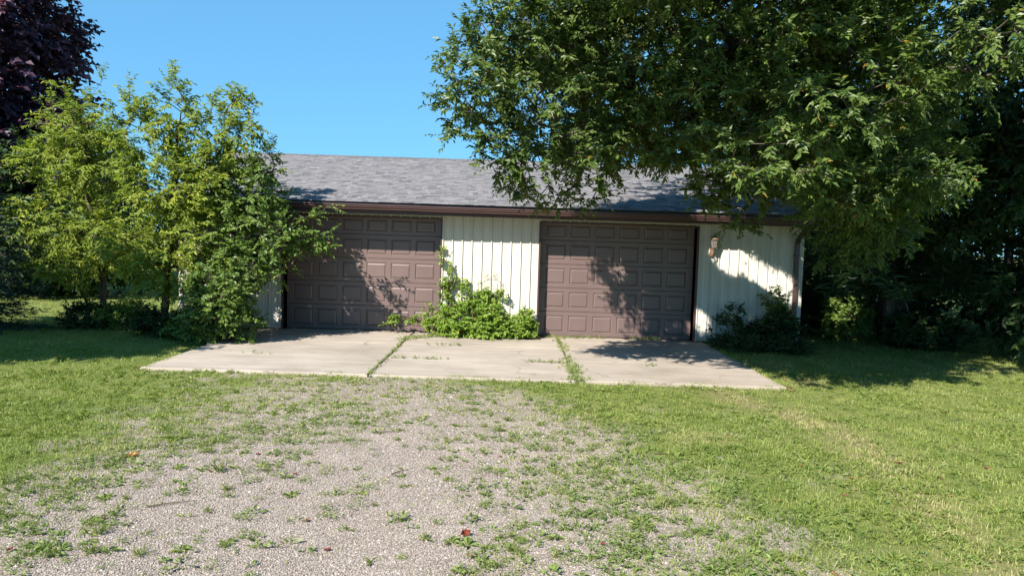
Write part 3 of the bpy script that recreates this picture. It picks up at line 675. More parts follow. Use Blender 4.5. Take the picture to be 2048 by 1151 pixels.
tree('ash_tree', 'big dark green tree arching over the right half of the garage roof', 'tree', (8.9, 17.2, 0),
     [(8.9, 17.2, -.1), (8.7, 16.9, 1.6), (7.5, 15.4, 3.6), (5.8, 13.4, 4.6), (4.6, 11.8, 5.8), (3.9, 11.0, 7.2)],
     ash, 7300, M['ash'], k=4, m=13, ls=.27, leaf=.086, asp=.42, droop=.22, spread=1.0, updir=.1, r_tip=.0042, power=.48, seed=11, keep=ash_keep)

# left side: two young trees, a small tree with arms over the door, dense shrub
tree('young_ash', 'yellow green young tree with thin trunk left of the garage', 'tree', (-8.45, 15.3, 0),
     [(-8.45, 15.3, -.05), (-8.5, 15.3, 1.2), (-8.8, 15.3, 2.6), (-8.9, 15.3, 4.2)],
     [B(150, 250, 15.3, .5, .7, .65), B(200, 320, 15.2, .5, .8, .75), B(115, 330, 15.4, .6, .8, .45), B(130, 440, 15.3, .8, .9, .65), B(195, 480, 15.0, .5, .8, .6), B(150, 530, 15.2, .65, .7, .30), B(75, 320, 15.4, .30, .5, .2)],
     430, M['young'], k=3, m=15, ls=.42, leaf=.105, asp=.33, droop=.4, updir=.15, seed=21, r_tip=.0042, power=.44,
     extra_tips=(np.array([at(140, 190, 15.3), at(205, 160, 15.3), at(115, 175, 15.3)]), np.array([[0, 0, 1.], [0, 0, 1.], [0, 0, 1.]])))
tree('young_ash', 'bright green multi topped young tree beside the left garage corner', 'tree', (-6.75, 14.4, 0),
     [(-6.75, 14.4, -.05), (-6.75, 14.4, 1.0), (-6.6, 14.3, 2.4), (-6.5, 14.3, 4.0)],
     [B(265, 260, 14.3, .35, .5, .75), B(340, 230, 14.3, .32, .5, .9), B(425, 270, 14.3, .35, .5, .7), B(480, 250, 14.2, .32, .4, .65), B(330, 370, 14.3, .75, .8, .7), B(400, 380, 14.2, .6, .7, .6), B(285, 500, 14.2, .6, .7, .6), B(350, 530, 14.0, .6, .6, .6), B(440, 330, 14.2, .45, .5, .4), B(395, 470, 14.2, .5, .6, .55), B(430, 420, 14.2, .4, .5, .4)],
     640, M['young'], k=3, m=13, ls=.32, leaf=.10, asp=.38, droop=.35, updir=.3, seed=22, r_tip=.0042, power=.44, keep=clear_of_garage,
     extra_tips=(np.array([at(342, 150, 14.3), at(258, 175, 14.3), at(425, 200, 14.3), at(485, 190, 14.2)]), np.array([[0, 0, 1.]] * 4)))
tree('small_tree', 'small tree stretching a leafy arm across the left garage door', 'tree', (-5.5, 14.2, 0),
     [(-5.5, 14.2, -.05), (-5.45, 14.2, 1.0), (-5.25, 14.2, 2.2), (-5.0, 14.3, 3.2)],
     [B(500, 390, 14.3, .55, .6, .55), B(540, 470, 14.2, .55, .6, .5), B(470, 470, 14.1, .45, .5, .5), B(535, 340, 14.3, .30, .35, .4), B(590, 470, 14.4, .34, .4, .20), B(615, 430, 14.4, .26, .2, .07, 1.3), B(635, 468, 14.4, .22, .2, .07, 1.3), B(605, 500, 14.4, .26, .25, .10), B(555, 540, 14.3, .28, .35, .22)],
     270, M['bush'], k=3, m=12, ls=.30, leaf=.085, asp=.5, droop=.3, updir=.1, seed=23, keep=clear_of_garage,
     extra_tips=(np.array([at(545, 290, 14.3), at(525, 300, 14.3), at(655, 412, 14.4), at(662, 462, 14.4), at(655, 495, 14.4)]), np.array([[.2, 0, 1.], [0, 0, 1.], [1, 0, .2], [1, 0, 0.], [1, 0, -.1]])))
tree('leafy_shrub', 'dense dark green shrub at the left end of the concrete apron', 'shrub', (-5.35, 13.75, 0),
     [(-5.35, 13.75, -.05), (-5.3, 13.75, .4)],
     [B(450, 590, 13.7, .62, .7, .62), B(415, 630, 13.6, .45, .5, .45), B(485, 640, 13.7, .35, .4, .40), B(480, 530, 13.8, .42, .4, .5), B(415, 560, 13.8, .35, .4, .45)],
     330, M['bush'], k=3, m=13, ls=.26, leaf=.075, asp=.55, droop=.25, updir=.2, r_tip=.004, seed=24, zmin=.08, keep=clear_of_garage)
# purple maple far back on the left
tree('purple_maple', 'tall purple leaved tree far back on the left', 'tree', (-19.6, 26, 0),
     [(-19.6, 26, -.1), (-19.6, 26, 3), (-19.4, 26, 7), (-19.3, 26, 11)],
     [((-19.4, 26, 8), (4.0, 3.8, 5.2)), ((-18.0, 25.5, 6.5), (2.6, 2.6, 2.6)), ((-17.0, 25, 8.9), (1.6, 2, 1.6)), ((-19.4, 24.5, 4.0), (3.6, 2.4, 2.4)), ((-16.2, 25.5, 4.4), (2.0, 1.6, 1.9))],
     1300, M['purple'], k=3, m=14, ls=.8, leaf=.24, asp=.75, droop=.3, seed=25, r_tip=.01, shell=.6)
# off to the left, outside the picture: the trees whose shade lies across the lawn
tree('shade_maple', 'broad tree on the lawn just beyond the left edge', 'tree', (-13.6, 8.2, 0),
     [(-13.6, 8.2, -.1), (-13.2, 8.3, 2.0), (-12.2, 8.6, 3.6), (-11.6, 8.8, 5.2)],
     [((-10.9, 9.0, 4.3), (2.5, 1.7, 1.25)), ((-12.8, 8.6, 4.4), (2.2, 2.0, 1.5)), ((-9.6, 9.6, 3.4), (1.1, 1.0, .8))],
     560, M['dark'], k=3, m=10, ls=.6, leaf=.24, asp=.6, seed=26, r_tip=.01, shell=.4)
# conifers
def conifer(name, label, base, H, R, seed, mat, tiers=26, per=11, tuft=.16, nl=10, z0=.15, droop=.25, power=.9):
    r = np.random.default_rng(seed); T, O, stems = [], [], []
    for t in range(tiers):
        f = t / (tiers - 1); z = z0 + (H - z0) * f; rad = R * (1 - f) ** power + .05
        for k in range(max(4, int(per * (1 - .6 * f)))):
            q = r.uniform(0, 2 * math.pi); L = rad * r.uniform(.75, 1.1); d = np.array([math.cos(q), math.sin(q), 0])
            n = max(2, int(L / (tuft * .62)))
            for i in range(1, n + 1):
                s_ = i / n; p = np.array(base) + d * L * s_ + np.array([0, 0, z - droop * L * s_ ** 1.3 + .10 * L * s_ ** 3])
                T.append(p); O.append(nrm(d + np.array([0, 0, -.05])))
            stems.append((np.array(base) + np.array([0, 0, z]), T[-1]))
    T, O = np.array(T), np.array(O)
    n = len(T); Tn = np.repeat(T, nl, 0) + r.normal(0, tuft * .25, (n * nl, 3)); On = np.repeat(O, nl, 0)
    sd = np.cross(On, [0, 0, 1.0]); A = nrm(On * .8 + sd * r.normal(0, .8, n * nl)[:, None] + r.normal(0, .35, (n * nl, 3)))
    L = tuft * r.uniform(.6, 1.25, n * nl); W = L * .16; tint = np.clip(np.repeat(r.beta(2, 2, n), nl) * .8 + r.normal(.05, .1, n * nl), 0, 1)
    Tn[:, 2] = np.maximum(Tn[:, 2], .03)
    V, Fx, tt = leaf_mesh(Tn, A, nrm(np.array([0, 0, 1.]) + r.normal(0, .5, (n * nl, 3))), L, W, tint, .1, .4, .1)
    root = empty(name, base); tag(root, label, 'tree')
    mb = MB(); zz = np.linspace(-.1, H, 8); mb.tube([(base[0], base[1], z) for z in zz], np.linspace(.022 * H, .01, 8), 8)
    for a, b in stems: mb.tube([a, (a + b) / 2 + np.array([0, 0, .02]), b], [.02, .013, .004], 4)
    mb.obj('trunk', M['bark'], root); mk('crown', V, Fx, mat, root, tint=tt); return root
conifer('spruce_tree', 'dark blue green spruce at the far left edge of the lawn', (-10.75, 14.6, 0), 4.6, 1.45, 31, M['needle'])
conifer('pine_tree', 'soft needled pine behind the right garage corner', (8.4, 16.4, 0), 6.5, 2.1, 32, M['pine'], tiers=24, per=10, tuft=.30, nl=12, z0=1.3, droop=.12, power=.6)

# right side: dense trees and undergrowth
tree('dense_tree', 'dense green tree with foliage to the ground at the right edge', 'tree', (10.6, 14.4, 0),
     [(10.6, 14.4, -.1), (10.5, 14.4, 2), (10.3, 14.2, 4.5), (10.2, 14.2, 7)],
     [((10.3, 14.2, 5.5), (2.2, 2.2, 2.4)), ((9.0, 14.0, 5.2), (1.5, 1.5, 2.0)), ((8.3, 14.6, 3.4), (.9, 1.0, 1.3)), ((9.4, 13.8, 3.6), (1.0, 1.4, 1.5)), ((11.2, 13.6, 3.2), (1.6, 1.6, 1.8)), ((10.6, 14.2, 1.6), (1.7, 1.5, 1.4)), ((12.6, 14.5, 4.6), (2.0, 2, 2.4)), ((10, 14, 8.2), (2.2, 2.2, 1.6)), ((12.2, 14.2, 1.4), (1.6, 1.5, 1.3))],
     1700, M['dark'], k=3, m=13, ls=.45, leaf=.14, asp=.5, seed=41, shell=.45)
for i, (x, y, h, rr, lab) in enumerate(((9.2, 21.5, 9, 2.6, 'dark tree standing behind the right garage gable'), (13.4, 20.0, 10, 3.0, 'dark tree behind the dense tree at the right edge'), (16.5, 17.5, 9, 2.8, 'outermost dark tree beyond the right edge'), (8.8, 27, 10, 3.2, 'dark tree farthest back behind the pine'), (17.5, 25.5, 10, 3.4, 'dark tree behind the outermost tree at the right'), (12.6, 28, 11, 3.4, 'dark tree in the back row behind the dense tree'), (-13.6, 22.5, 5.0, 2.3, 'dark tree standing behind the thin trunk at the left'), (-17.6, 21.5, 5.0, 2.4, 'dark tree behind the spruce at the far left'))):
    tree('dark_tree', lab, 'tree', (x, y, 0), [(x, y, -.1), (x, y, h * .4), (x + .2, y, h * .8)],
         [((x, y, h * .62), (rr, rr, h * .34)), ((x - .3, y - .8, h * .26), (rr * .9, rr * .8, h * .24)), ((x + .5, y - .3, 1.2), (rr * .95, rr * .8, 1.1))],
         420, M['dark'], k=3, m=11, ls=.6, leaf=.21, asp=.5, seed=50 + i, shell=.55, stems=False)
def shrub(name, label, cat, x, y, blobs, ntips, mat, seed, leaf=.07, asp=.6, k=3, m=10, ls=.2, updir=.3, droop=.2, crown='foliage', group=None, extra=None, r_tip=.0035):
    return tree(name, label, cat, (x, y, 0), [(x, y, -.03), (x, y, .12)], blobs, ntips, mat, k=k, m=m, ls=ls, leaf=leaf, asp=asp, droop=droop, updir=updir, r_tip=r_tip, seg=.2, wig=.02, seed=seed, zmin=.02, crown=crown, stem='stem', woodmat=M['twig'], keep=clear_of_garage, group=group, extra_tips=extra)
shrub('leafy_shrub', 'low shrub catching sun in the deep shade right of the garage', 'shrub', 7.65, 16.7, [((7.65, 16.7, .45), (.55, .5, .38)), ((7.4, 16.6, .75), (.3, .3, .25))], 130, M['bush'], 61, leaf=.10, asp=.45)
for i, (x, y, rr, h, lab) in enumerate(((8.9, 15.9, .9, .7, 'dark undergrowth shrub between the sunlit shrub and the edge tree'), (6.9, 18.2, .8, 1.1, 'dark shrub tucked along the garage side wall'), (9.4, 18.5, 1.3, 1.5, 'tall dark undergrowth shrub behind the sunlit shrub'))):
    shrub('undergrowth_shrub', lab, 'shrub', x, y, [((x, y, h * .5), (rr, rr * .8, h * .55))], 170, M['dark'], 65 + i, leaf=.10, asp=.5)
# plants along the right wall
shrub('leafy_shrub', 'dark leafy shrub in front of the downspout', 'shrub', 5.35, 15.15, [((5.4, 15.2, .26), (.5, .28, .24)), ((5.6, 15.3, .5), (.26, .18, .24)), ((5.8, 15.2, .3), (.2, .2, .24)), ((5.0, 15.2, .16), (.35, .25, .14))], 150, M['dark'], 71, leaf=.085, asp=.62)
shrub('sapling', 'slim sapling with round leaves before the ribbed wall under the lantern', 'plant', 4.65, 15.3, [((4.65, 15.3, .62), (.16, .14, .25)), ((4.8, 15.3, .4), (.18, .15, .18)), ((4.35, 15.3, .38), (.14, .12, .12))], 34, M['dark'], 72, leaf=.085, asp=.65, m=7, k=2)
shrub('sapling', 'taller sapling with pale leaves beside the downspout', 'plant', 5.55, 15.42, [((5.5, 15.42, .95), (.20, .12, .26)), ((5.6, 15.42, .6), (.2, .14, .3))], 50, M['bush'], 73, leaf=.085, asp=.6, m=8, k=2)
shrub('ground_cover', 'low dark ground cover edging the slab at the right wall', 'plant', 4.75, 14.75, [((4.6, 14.9, .1), (.55, .5, .14)), ((5.3, 14.6, .1), (.7, .45, .14))], 190, M['dark'], 74, leaf=.06, asp=.65)
# plants along the middle wall
shrub('leafy_shrub', 'bright green shrub growing against the cream wall between the doors', 'shrub', -.85, 15.3, [((-.95, 15.35, .36), (.50, .28, .34)), ((-.40, 15.38, .36), (.36, .26, .34)), ((-.75, 15.5, .66), (.36, .12, .26), .6), ((-.45, 15.52, .85), (.20, .12, .25), .7), ((-1.1, 15.25, .17), (.38, .28, .18)), ((-.5, 15.22, .17), (.42, .28, .18)), ((-.75, 15.56, 1.0), (.3, .08, .18), .5)], 400, M['lime'], 81, leaf=.062, asp=.72, ls=.17, m=9)
shrub('climbing_vine', 'leafy vine climbing the cream wall beside the left door edge', 'vine', -1.35, 15.5, [((-1.15, 15.56, .9), (.26, .08, .30), .7), ((-1.33, 15.58, 1.25), (.12, .06, .28), .6), ((-1.42, 15.6, .7), (.12, .08, .5)), ((-1.44, 15.6, 1.7), (.06, .05, .12))], 85, M['lime'], 82, leaf=.06, asp=.75, m=7, k=2, ls=.13)
shrub('leafy_shrub', 'small bright green shrub at the left jamb of the right door', 'shrub', .22, 15.35, [((.2, 15.35, .22), (.34, .28, .22)), ((.3, 15.42, .42), (.14, .14, .18)), ((0, 15.3, .18), (.3, .25, .17))], 190, M['lime'], 83, leaf=.052, asp=.7, ls=.13, m=9)
shrub('trailing_vine', 'leafy runner trailing low across the left door', 'vine', -1.6, 15.35, [((-1.85, 15.5, .34), (.28, .12, .07)), ((-2.25, 15.55, .32), (.28, .1, .05)), ((-1.75, 15.5, .50), (.08, .06, .14)), ((-2.6, 15.55, .22), (.14, .06, .04)), ((-1.6, 15.4, .22), (.2, .18, .13))], 85, M['lime'], 84, leaf=.055, asp=.7, m=8, k=2, ls=.12)
# low growth under the left trees
for i, (px, py, rx, h, lab, mt) in enumerate(((180, 648, .55, .45, 'low scrubby shrub left of the thin trunk', 'dark'), (255, 652, .6, .5, 'low scrubby shrub just right of the thin trunk', 'bush'), (330, 664, .6, .45, 'low scrubby shrub beneath the multi topped tree', 'dark'), (385, 672, .45, .35, 'low scrubby shrub against the dense dark shrub', 'bush'))):
    p = gr(px, py + 4); shrub('scrub_shrub', lab, 'shrub', p[0], p[1], [((p[0], p[1], h * .45), (rx, rx * .8, h * .55))], 110, M[mt], 90 + i, leaf=.08, asp=.5)
# far wood
def far_wood():
    r = np.random.default_rng(5); Ps = []; Os = []
    for x in np.arange(-110, 120, 5.5):
        y = 75 + r.uniform(-8, 12); h = r.uniform(8, 12) if x > 0 else r.uniform(6, 9.5); rr = r.uniform(3, 4.5)
        if -20 < x < 26: h *= .75
        n = 260; u = nrm(r.normal(0, 1, (n, 3))); Ps.append(np.array([x, y, h * .5]) + u * r.uniform(.7, 1.05, (n, 1)) * np.array([rr, rr, h * .52])); Os.append(u)
    T, O = np.concatenate(Ps), np.concatenate(Os); T[:, 2] = np.maximum(T[:, 2], .2)
    P, A, Nn, L, W, tint, e = shoots(T, O, 1, 5, .9, .75, .6, r=r)
    V, Fx, tt = leaf_mesh(P, A, Nn, L, W, tint); o = mk('far_wood', V, Fx, M['dark'], tint=tt); tag(o, 'distant belt of dark trees beyond the back lawn', 'wood', kind='stuff')
far_wood()

# ------------------------------------------------------------------ grass, gravel, weeds, fallen leaves
def lawn_ok(x, y):
    gar = (x > GX0 - .02) & (x < GX1 + .02) & (y > WALL_Y - .02) & (y < GY1)
    return ~gar & ~in_apron(x, y, -.10)
def grass():
    Vs, Fs, Ts = [], [], []; base = 0
    for (y0, y1, dens, hgt, wid, seg3) in ((3.9, 6.5, 4200, .040, .0046, 1), (6.5, 9, 3000, .042, .0055, 1), (9, 12.5, 1700, .045, .0075, 0), (12.5, 17, 800, .050, .011, 0), (17, 26, 170, .055, .02, 0), (26, 48, 34, .07, .045, 0)):
        hx = y1 * .74 + .6; n = int((y1 - y0) * 2 * hx * dens)
        y = rng.uniform(y0, y1, n); x = rng.uniform(-hx, hx, n)
        ok = (np.abs(x) < y * .72 + .5) & lawn_ok(x, y); x, y = x[ok], y[ok]
        g_ = gravelness(x, y); cl = fbm(x * 7, y * 7, 61); cl2 = fbm(x * 1.7, y * 1.7, 63)
        cover = 1 - g_; clump = fbm(x * 13, y * 13, 67) * .6 + fbm(x * 32, y * 32, 68) * .4
        thr = .645 - .34 * cover
        p = np.where(g_ < .03, .55 + .75 * sstep(.3, .62, cl2 * .6 + cl * .4), (.30 + .5 * cover) * sstep(thr - .05, thr + .05, clump) + .03 * cover)
        p = np.where((x > .5) & (g_ < .03), p * (.45 + .55 * sstep(.40, .50, clump)), p)
        edge = ((np.abs(y - AY0) < .13) & (x > AX0) & (x < AX1)) | ((np.abs(x - AX0) < .10) & (y > AY0) & (y < 14.5)) | ((np.abs(x - AX1) < .12) & (y > AY0))
        inside = in_apron(x, y, 0.0); p = np.where(inside, .9 * sstep(.50, .56, fbm(x * 5, y * 5, 69)), p) * np.where(edge & ~inside, 1.25, 1)
        ok = rng.random(len(x)) < p; x, y, g_, cl, cl2 = x[ok], y[ok], g_[ok], cl[ok], cl2[ok]; ins = in_apron(x, y, 0.0)
        n = len(x); z = np.where(ins, .008, gz(x, y) - .004); dr = dryness(x, y)
        hh = hgt * rng.uniform(.5, 1.35, n) * (.75 + .6 * sstep(.4, .7, cl)) * (1 - .32 * sstep(.1, .6, g_)) * (1 + .45 * edge[ok] * (x > -1.2)); ww = wid * rng.uniform(.6, 1.5, n)
        q = rng.uniform(0, 2 * math.pi, n); d = np.stack([np.cos(q), np.sin(q), 0 * q], 1); lean = rng.uniform(.15, 1.1, n)
        b = np.stack([-np.sin(q), np.cos(q), 0 * q], 1); P = np.stack([x, y, z], 1)
        up = np.array([0, 0, 1.0]); tip = P + up * hh[:, None] * (1 - .35 * lean[:, None]) + d * (hh * lean)[:, None]
        tint = np.clip(.36 + .55 * (cl2 - .42) + .25 * (cl - .45) + rng.normal(0, .15, n) + dr * .42 + (rng.random(n) < .05) * .4 + sstep(.05, .5, g_) * .16 - .09 * (x < -3) * (g_ < .1) + .10 * np.sin((x - DRY(y)) * 7.0 + cl2 * 3) * (x > 1.5), 0, 1)
        if seg3:
            mid = P + up * (hh * .6)[:, None] + d * (hh * lean * .35)[:, None]
            V = np.stack([P - b * ww[:, None] * .5, P + b * ww[:, None] * .5, mid + b * ww[:, None] * .45, mid - b * ww[:, None] * .45, tip], 1).reshape(-1, 3)
            o = base + np.arange(n) * 5; Fx = np.stack([np.stack([o, o + 1, o + 2], 1), np.stack([o, o + 2, o + 3], 1), np.stack([o + 3, o + 2, o + 4], 1)], 1).reshape(-1, 3); tt = np.repeat(tint, 3)
        else:
            V = np.stack([P - b * ww[:, None] * .5, P + b * ww[:, None] * .5, tip], 1).reshape(-1, 3); o = base + np.arange(n) * 3; Fx = np.stack([o, o + 1, o + 2], 1); tt = tint
        Vs.append(V); Fs.append(Fx); Ts.append(tt); base += len(V)
    o = mk('grass', np.concatenate(Vs), np.concatenate(Fs), M['grass'], loc=(0, 0, 0), tint=np.concatenate(Ts)); tag(o, 'short mown grass and thin weeds over the yard', 'grass', kind='stuff')
grass()
def coarse_tufts():
    r = np.random.default_rng(88); n = 15000; y = 4.2 + 8.3 * r.random(n) ** 1.1; x = r.uniform(-1, 1, n) * (y * .72 + .3)
    g_ = gravelness(x, y); cl = fbm(x * 1.4, y * 1.4, 191) * .6 + fbm(x * 5, y * 5, 193) * .4
    ok = lawn_ok(x, y) & ~in_apron(x, y, .02) & (r.random(n) < sstep(.46, .6, cl) * .8 * (1 - np.clip(g_ * 2.2, 0, .97))); x, y, cl = x[ok], y[ok], cl[ok]; n = len(x); m = 9
    q = r.uniform(0, 6.283, (n, m)); el = r.uniform(.2, 1.2, (n, m)); A = np.stack([np.cos(q) * np.cos(el), np.sin(q) * np.cos(el), np.sin(el)], 2).reshape(-1, 3)
    P = np.repeat(np.stack([x, y, gz(x, y)], 1), m, 0) + r.normal(0, .012, (n * m, 3)) * np.array([1, 1, 0]); L = r.uniform(.035, .085, n * m); W = np.repeat(r.uniform(.07, .18, n), m) * L
    V, Fx, tt = leaf_mesh(P, A, np.array([[0, 0, 1.]]).repeat(n * m, 0) + r.normal(0, .3, (n * m, 3)), L, W, np.clip(np.repeat(r.normal(.44, .14, n), m) + r.normal(0, .1, n * m), 0, 1), .12, .5, .25)
    o = mk('grass_tufts', V, Fx, M['grass'], loc=(0, 0, 0), tint=tt); tag(o, 'coarser darker grass clumps scattered through the lawn', 'grass', kind='stuff')
coarse_tufts()
def pebbles():
    Vs = []; n0 = 0
    for (y0, y1, dens, sz) in ((3.9, 6, 4600, .0054), (6, 8, 2600, .0064), (8, 10.8, 1000, .008)):
        hx = y1 * .72 + .5; n = int((y1 - y0) * 2 * hx * dens); y = rng.uniform(y0, y1, n); x = rng.uniform(-hx, hx, n)
        g_ = gravelness(x, y); ok = (np.abs(x) < y * .72 + .4) & (rng.random(n) < sstep(.1, .5, g_) * (.25 + 1.1 * fbm(x * 2, y * 2, 71))); Vs.append(np.stack([x[ok], y[ok], gz(x[ok], y[ok]), np.full(ok.sum(), sz)], 1))
    Q = np.concatenate(Vs); n = len(Q); s_ = Q[:, 3] * rng.lognormal(0, .32, n)
    oc = np.array([(1, 0, 0), (0, 1, 0), (-1, 0, 0), (0, -1, 0), (0, 0, 1), (0, 0, -1)], float)
    V = oc[None] * rng.uniform(.6, 1.3, (n, 6, 1)) + rng.normal(0, .18, (n, 6, 3)); V[:, :, 2] *= .75; V *= s_[:, None, None]
    q = rng.uniform(0, 6.28, n); c, s2 = np.cos(q)[:, None], np.sin(q)[:, None]; V[:, :, 0], V[:, :, 1] = V[:, :, 0] * c - V[:, :, 1] * s2, V[:, :, 0] * s2 + V[:, :, 1] * c
    V += Q[:, None, :3] + np.array([0, 0, .002]); f = np.array([(0, 1, 4), (1, 2, 4), (2, 3, 4), (3, 0, 4)]); o = np.arange(n)[:, None, None] * 6
    Fx = (f[None] + o).reshape(-1, 3); tint = np.repeat(np.clip(rng.beta(2, 2.2, n) + (rng.random(n) < .06) * .4, 0, 1), 4)
    ob = mk('gravel', V.reshape(-1, 3), Fx, M['pebble'], loc=(0, 0, 0), tint=tint); tag(ob, 'crushed pale limestone scattered over the drive', 'gravel', kind='stuff')
pebbles()
def ground_weeds():
    r = np.random.default_rng(77); n = 26000; y = 4.2 + 6.5 * r.random(n); hx = y * .71 + .3; x = r.uniform(-1, 1, n) * hx
    g_ = gravelness(x, y); cl = fbm(x * 2.3, y * 2.3, 171); cl2 = fbm(x * 8, y * 8, 173); cov = 1 - g_
    p = np.where(g_ < .02, .12 * (x > 0), .02 + .75 * np.clip(cov, 0, .8) * sstep(.38, .58, cl * .55 + cl2 * .45)) * (~in_apron(x, y, .02))
    ok = r.random(n) < p * (1.25 - .06 * y); x, y, g_, cl = x[ok], y[ok], g_[ok], cl[ok]; n = len(x); m = 13
    rad = r.lognormal(-3.35, .4, n); q = r.uniform(0, 6.283, (n, m)); rr = np.sqrt(r.random((n, m))) * rad[:, None]
    P = np.stack([x[:, None] + np.cos(q) * rr, y[:, None] + np.sin(q) * rr, gz(x, y)[:, None] + .003 + r.random((n, m)) * .03 * (1 - rr / rad[:, None] * .6)], 2).reshape(-1, 3)
    q2 = (q + r.normal(0, .8, (n, m))).ravel(); A = np.stack([np.cos(q2), np.sin(q2), r.uniform(-.1, .9, n * m)], 1)
    L = r.uniform(.018, .046, n * m) * np.repeat(np.clip(rad / .035, .6, 1.4), m); W = L * np.repeat(r.choice([.14, .3, .5], n), m)
    olive = sstep(7.2, 9.5, y) * (x < -.6) * .32 + r.normal(0, .12, n); tint = np.clip(np.repeat(.36 + olive, m) + r.normal(0, .12, n * m), 0, 1)
    V, Fx, tt = leaf_mesh(P, A, np.array([[0, 0, 1.]]).repeat(n * m, 0) + r.normal(0, .35, (n * m, 3)), L, W, tint, .12, .45, .15)
    o = mk('ground_weeds', V, Fx, M['weed'], loc=(0, 0, 0), tint=tt); tag(o, 'thin mat of small weeds creeping over the gravel edges', 'weeds', kind='stuff')
ground_weeds()
# weeds: a few rosette and tuft shapes, copied one by one
def weed_mesh(kind, seed):
    r = np.random.default_rng(seed)
    if kind == 0:       # broad flat rosette
        n = r.integers(9, 16); q = np.arange(n) * 2.4 + r.uniform(0, .5, n); el = r.uniform(.05, .6, n); L = r.uniform(.045, .09, n)
        A = np.stack([np.cos(q) * np.cos(el), np.sin(q) * np.cos(el), np.sin(el)], 1); P = A * .006 * np.array([1, 1, 0])
        V, Fx, t = leaf_mesh(P, A, np.array([[0, 0, 1.]]).repeat(n, 0), L, L * .32, np.clip(r.normal(.45, .16, n), 0, 1), .15, .62, .25)
    elif kind == 1:     # grass tuft
        n = r.integers(26, 44); q = r.uniform(0, 6.28, n); el = r.uniform(.25, 1.3, n); L = r.uniform(.05, .12, n)
        A = np.stack([np.cos(q) * np.cos(el), np.sin(q) * np.cos(el), np.sin(el)], 1); P = r.normal(0, .014, (n, 3)) * np.array([1, 1, 0])
        V, Fx, t = leaf_mesh(P, A, np.array([[0, 0, 1.]]).repeat(n, 0) + r.normal(0, .3, (n, 3)), L, L * .07, np.clip(r.normal(.6, .2, n), 0, 1), .1, .4, .15)
    else:               # spreading sprig with small leaves
        n = r.integers(40, 70); q = r.uniform(0, 6.28, n); rr = r.beta(1.3, 1.6, n) * .11; P = np.stack([np.cos(q) * rr, np.sin(q) * rr * .8, r.uniform(.004, .035, n)], 1)
        q2 = q + r.normal(0, .9, n); A = np.stack([np.cos(q2), np.sin(q2), r.uniform(-.1, .6, n)], 1); L = r.uniform(.014, .03, n)
        V, Fx, t = leaf_mesh(P, A, np.array([[0, 0, 1.]]).repeat(n, 0) + r.normal(0, .35, (n, 3)), L, L * .5, np.clip(r.normal(.5, .2, n), 0, 1), .1, .45, .1)
    V[:, 2] = np.maximum(V[:, 2], .001)
    return mesh_data('weed', V, Fx, M['weed'], t)
wm = [[weed_mesh(k, 100 + 10 * k + j) for j in range(4)] for k in range(3)]
WL = ['flat green weed rosette on the gravel drive', 'thin tuft of grass sprouting from the gravel drive', 'spreading small leaved weed on the gravel drive']
WG = ['broad leaved weeds in the gravel', 'grass tufts in the gravel', 'spreading weeds in the gravel']
cnt = 0; tries = 0
while cnt < 295 and tries < 20000:
    tries += 1; y = 4.4 + 6.2 * rng.random() ** 1.2; x = rng.uniform(-y * .68, y * .42); gq = float(gravelness(np.array([x]), np.array([y]))[0])
    if gq < .3: continue
    cl = float(fbm(np.array([x * 1.1]), np.array([y * 1.1]), 77)[0])
    if rng.random() > np.clip((cl - .36) * 4, .12, 1): continue
    k = int(rng.choice([0, 1, 2], p=[.30, .25, .45])); s_ = rng.uniform(.4, 1.0) * (1.25 if rng.random() < .1 else 1)
    o = inst('weed', wm[k][rng.integers(0, 4)], (x, y, float(gz(x, y)) + .003), None, (0, 0, rng.uniform(0, 6.28)), (s_, s_, s_ * rng.uniform(.7, 1.2)))
    tag(o, WL[k], 'weed', WG[k]); cnt += 1
# joint weeds
def joint_weeds():
    T = []; r = np.random.default_rng(9)
    for (x0, y0, x1, y1, n, w) in ((-2.08, 10.7, -2.08, 14.6, 95, .018), (1.01, 10.7, 1.01, 12.2, 190, .075), (1.01, 12.2, 1.01, 15.5, 130, .045), (-1.5, 15.35, -2.2, 14.5, 160, .10), (-2.08, 12.35, -1.0, 12.35, 40, .02), (.3, 12.35, 1.0, 12.35, 45, .025), (.7, 15.6, 2.0, 15.75, 90, .06), (2.6, 15.75, 3.2, 15.8, 70, .05), (2.1, 12.35, 2.5, 12.35, 10, .03), (-1.6, 14.02, -.9, 14.02, 20, .02), (-4.6, 12.35, -4.0, 12.35, 8, .02)):
        t = r.uniform(0, 1, n); c = vnoise(t * 9, t * 0 + x0, 5); t = t[c > .32]; T.append(np.stack([x0 + (x1 - x0) * t + r.normal(0, w, len(t)), y0 + (y1 - y0) * t + r.normal(0, w if x0 != x1 else .03, len(t)), np.full(len(t), .012)], 1))
    T = np.concatenate(T); O = np.repeat([[0, 0, 1.]], len(T), 0)
    P, A, Nn, L, W, tint, e = shoots(T, O, 1, 8, .055, .03, .42, .1, 1.0, .3, r=r); P[:, 2] = np.maximum(P[:, 2], .016)
    V, Fx, tt = leaf_mesh(P, A, Nn, L, W, np.clip(tint + .1, 0, 1)); o = mk('joint_weeds', V, Fx, M['weed'], tint=tt); tag(o, 'weeds growing along the open joints of the concrete apron', 'weeds', kind='stuff')
joint_weeds()
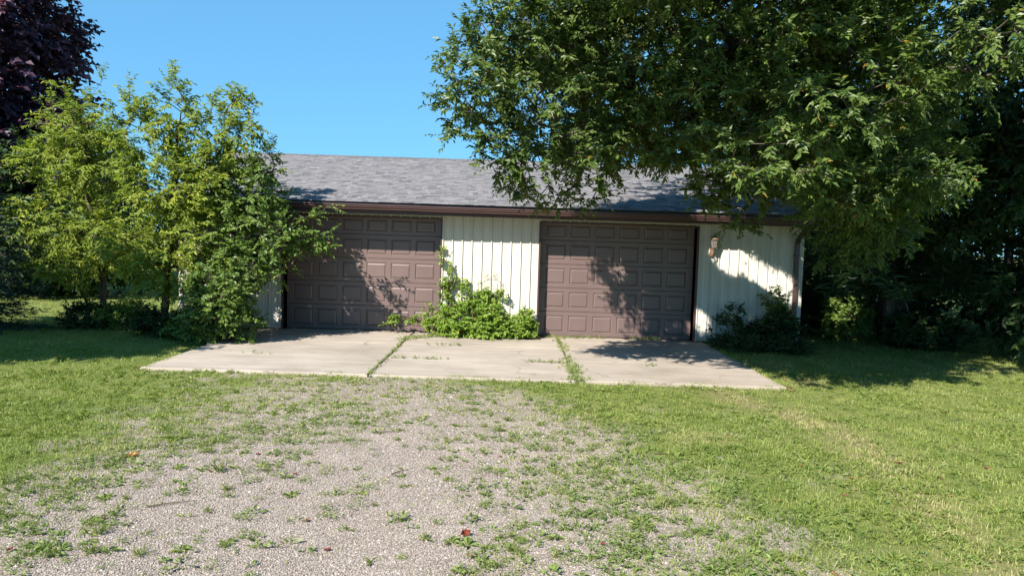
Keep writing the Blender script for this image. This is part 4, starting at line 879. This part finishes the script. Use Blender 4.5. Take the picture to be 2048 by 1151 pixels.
# fallen leaves
def fallen(seed, mat, L=.07, asp=.6, curl=.5):
    r = np.random.default_rng(seed); V = []; n = 7; nw = 5
    for i in range(n):
        f = i / (n - 1); w = L * asp * math.sin(math.pi * min(.97, max(.05, f ** .8))) * (1 + .18 * (-1) ** i)
        for j in range(nw):
            s_ = j / (nw - 1) * 2 - 1; V.append(((f - .5) * L, s_ * w / 2, .006 + curl * L * (.35 * s_ * s_ + .5 * (f - .5) ** 2) + r.uniform(0, .003)))
    Fx = [(i * nw + j, (i + 1) * nw + j, (i + 1) * nw + j + 1, i * nw + j + 1) for i in range(n - 1) for j in range(nw - 1)]
    return mesh_data('fallen_leaf', np.array(V), Fx, mat, r.uniform(0, 1, len(Fx)))
def put(px, py, me, label, grp=None, s_=1.0, tilt=0.0):
    p = gr(px, py); o = inst('fallen_leaf', me, (p[0], p[1], float(gz(p[0], p[1])) + .004), None, (tilt, 0, rng.uniform(0, 6.28)), (s_,) * 3); tag(o, label, 'leaf', grp)
put(264, 910, fallen(1, M['dryorange'], .095, .5, .35), 'bright orange fallen leaf on the gravel near the left lawn', None, 1.25, .25)
put(930, 1066, fallen(2, M['dryred'], .075, .8, .9), 'dark red curled dry leaf on the gravel in the centre', tilt=.5)
fl = [fallen(k, M['drylight'], .075, .55, .5) for k in range(3, 7)]; fr = [fallen(k, M['dryred'], .065, .6, .45) for k in range(7, 10)]
for px, py in ((615, 1033), (655, 1092), (940, 1112), (420, 941), (515, 905), (690, 792), (205, 1033), (20, 1095), (1000, 910), (1205, 1088), (880, 915), (590, 945)):
    put(px, py, fr[rng.integers(0, 3)], 'small reddish dry leaf lying on the gravel drive', 'reddish leaves on the gravel', rng.uniform(.55, .85))
for px, py in ((1890, 822), (1455, 875), (1705, 955), (1690, 990), (1880, 955), (1900, 990), (1795, 925), (1600, 930), (1555, 1000), (115, 712), (1975, 935), (1670, 1145), (1760, 920), (1330, 820)):
    put(px, py, fl[rng.integers(0, 4)], 'tan dry leaf lying on the mown grass', 'tan leaves on the lawn', rng.uniform(.7, 1.1))
for i in range(16):
    px, py = 1575 + rng.uniform(-12, 45), 772 + rng.uniform(-16, 10); put(px, py, fl[rng.integers(0, 4)], 'brown leaf gathered at the front right corner of the apron', 'leaves at the apron corner', rng.uniform(.6, 1.0))
# fallen twigs
for i, (px, py, a, L) in enumerate(((780, 862, .3, .30), (345, 1005, .5, .34), (800, 940, .9, .2), (1330, 905, .1, .22))):
    p = gr(px, py); d = np.array([math.cos(a), math.sin(a), 0]) * L / 2; z = float(gz(p[0], p[1])) + .012
    o = MB().tube([p - d + [0, 0, z], p - d * .2 + [.01, .012, z + .006], p + d * .4 + [-.004, -.008, z + .003], p + d + [0, 0, z]], [.006, .005, .004, .002], 5).obj('fallen_twig', M['twig'])
    tag(o, ['thin bare twig on the gravel behind the centre', 'dark bare twig on the gravel at lower left', 'short bent twig on the gravel at centre', 'bare twig at the gravel edge on the right'][i], 'twig')
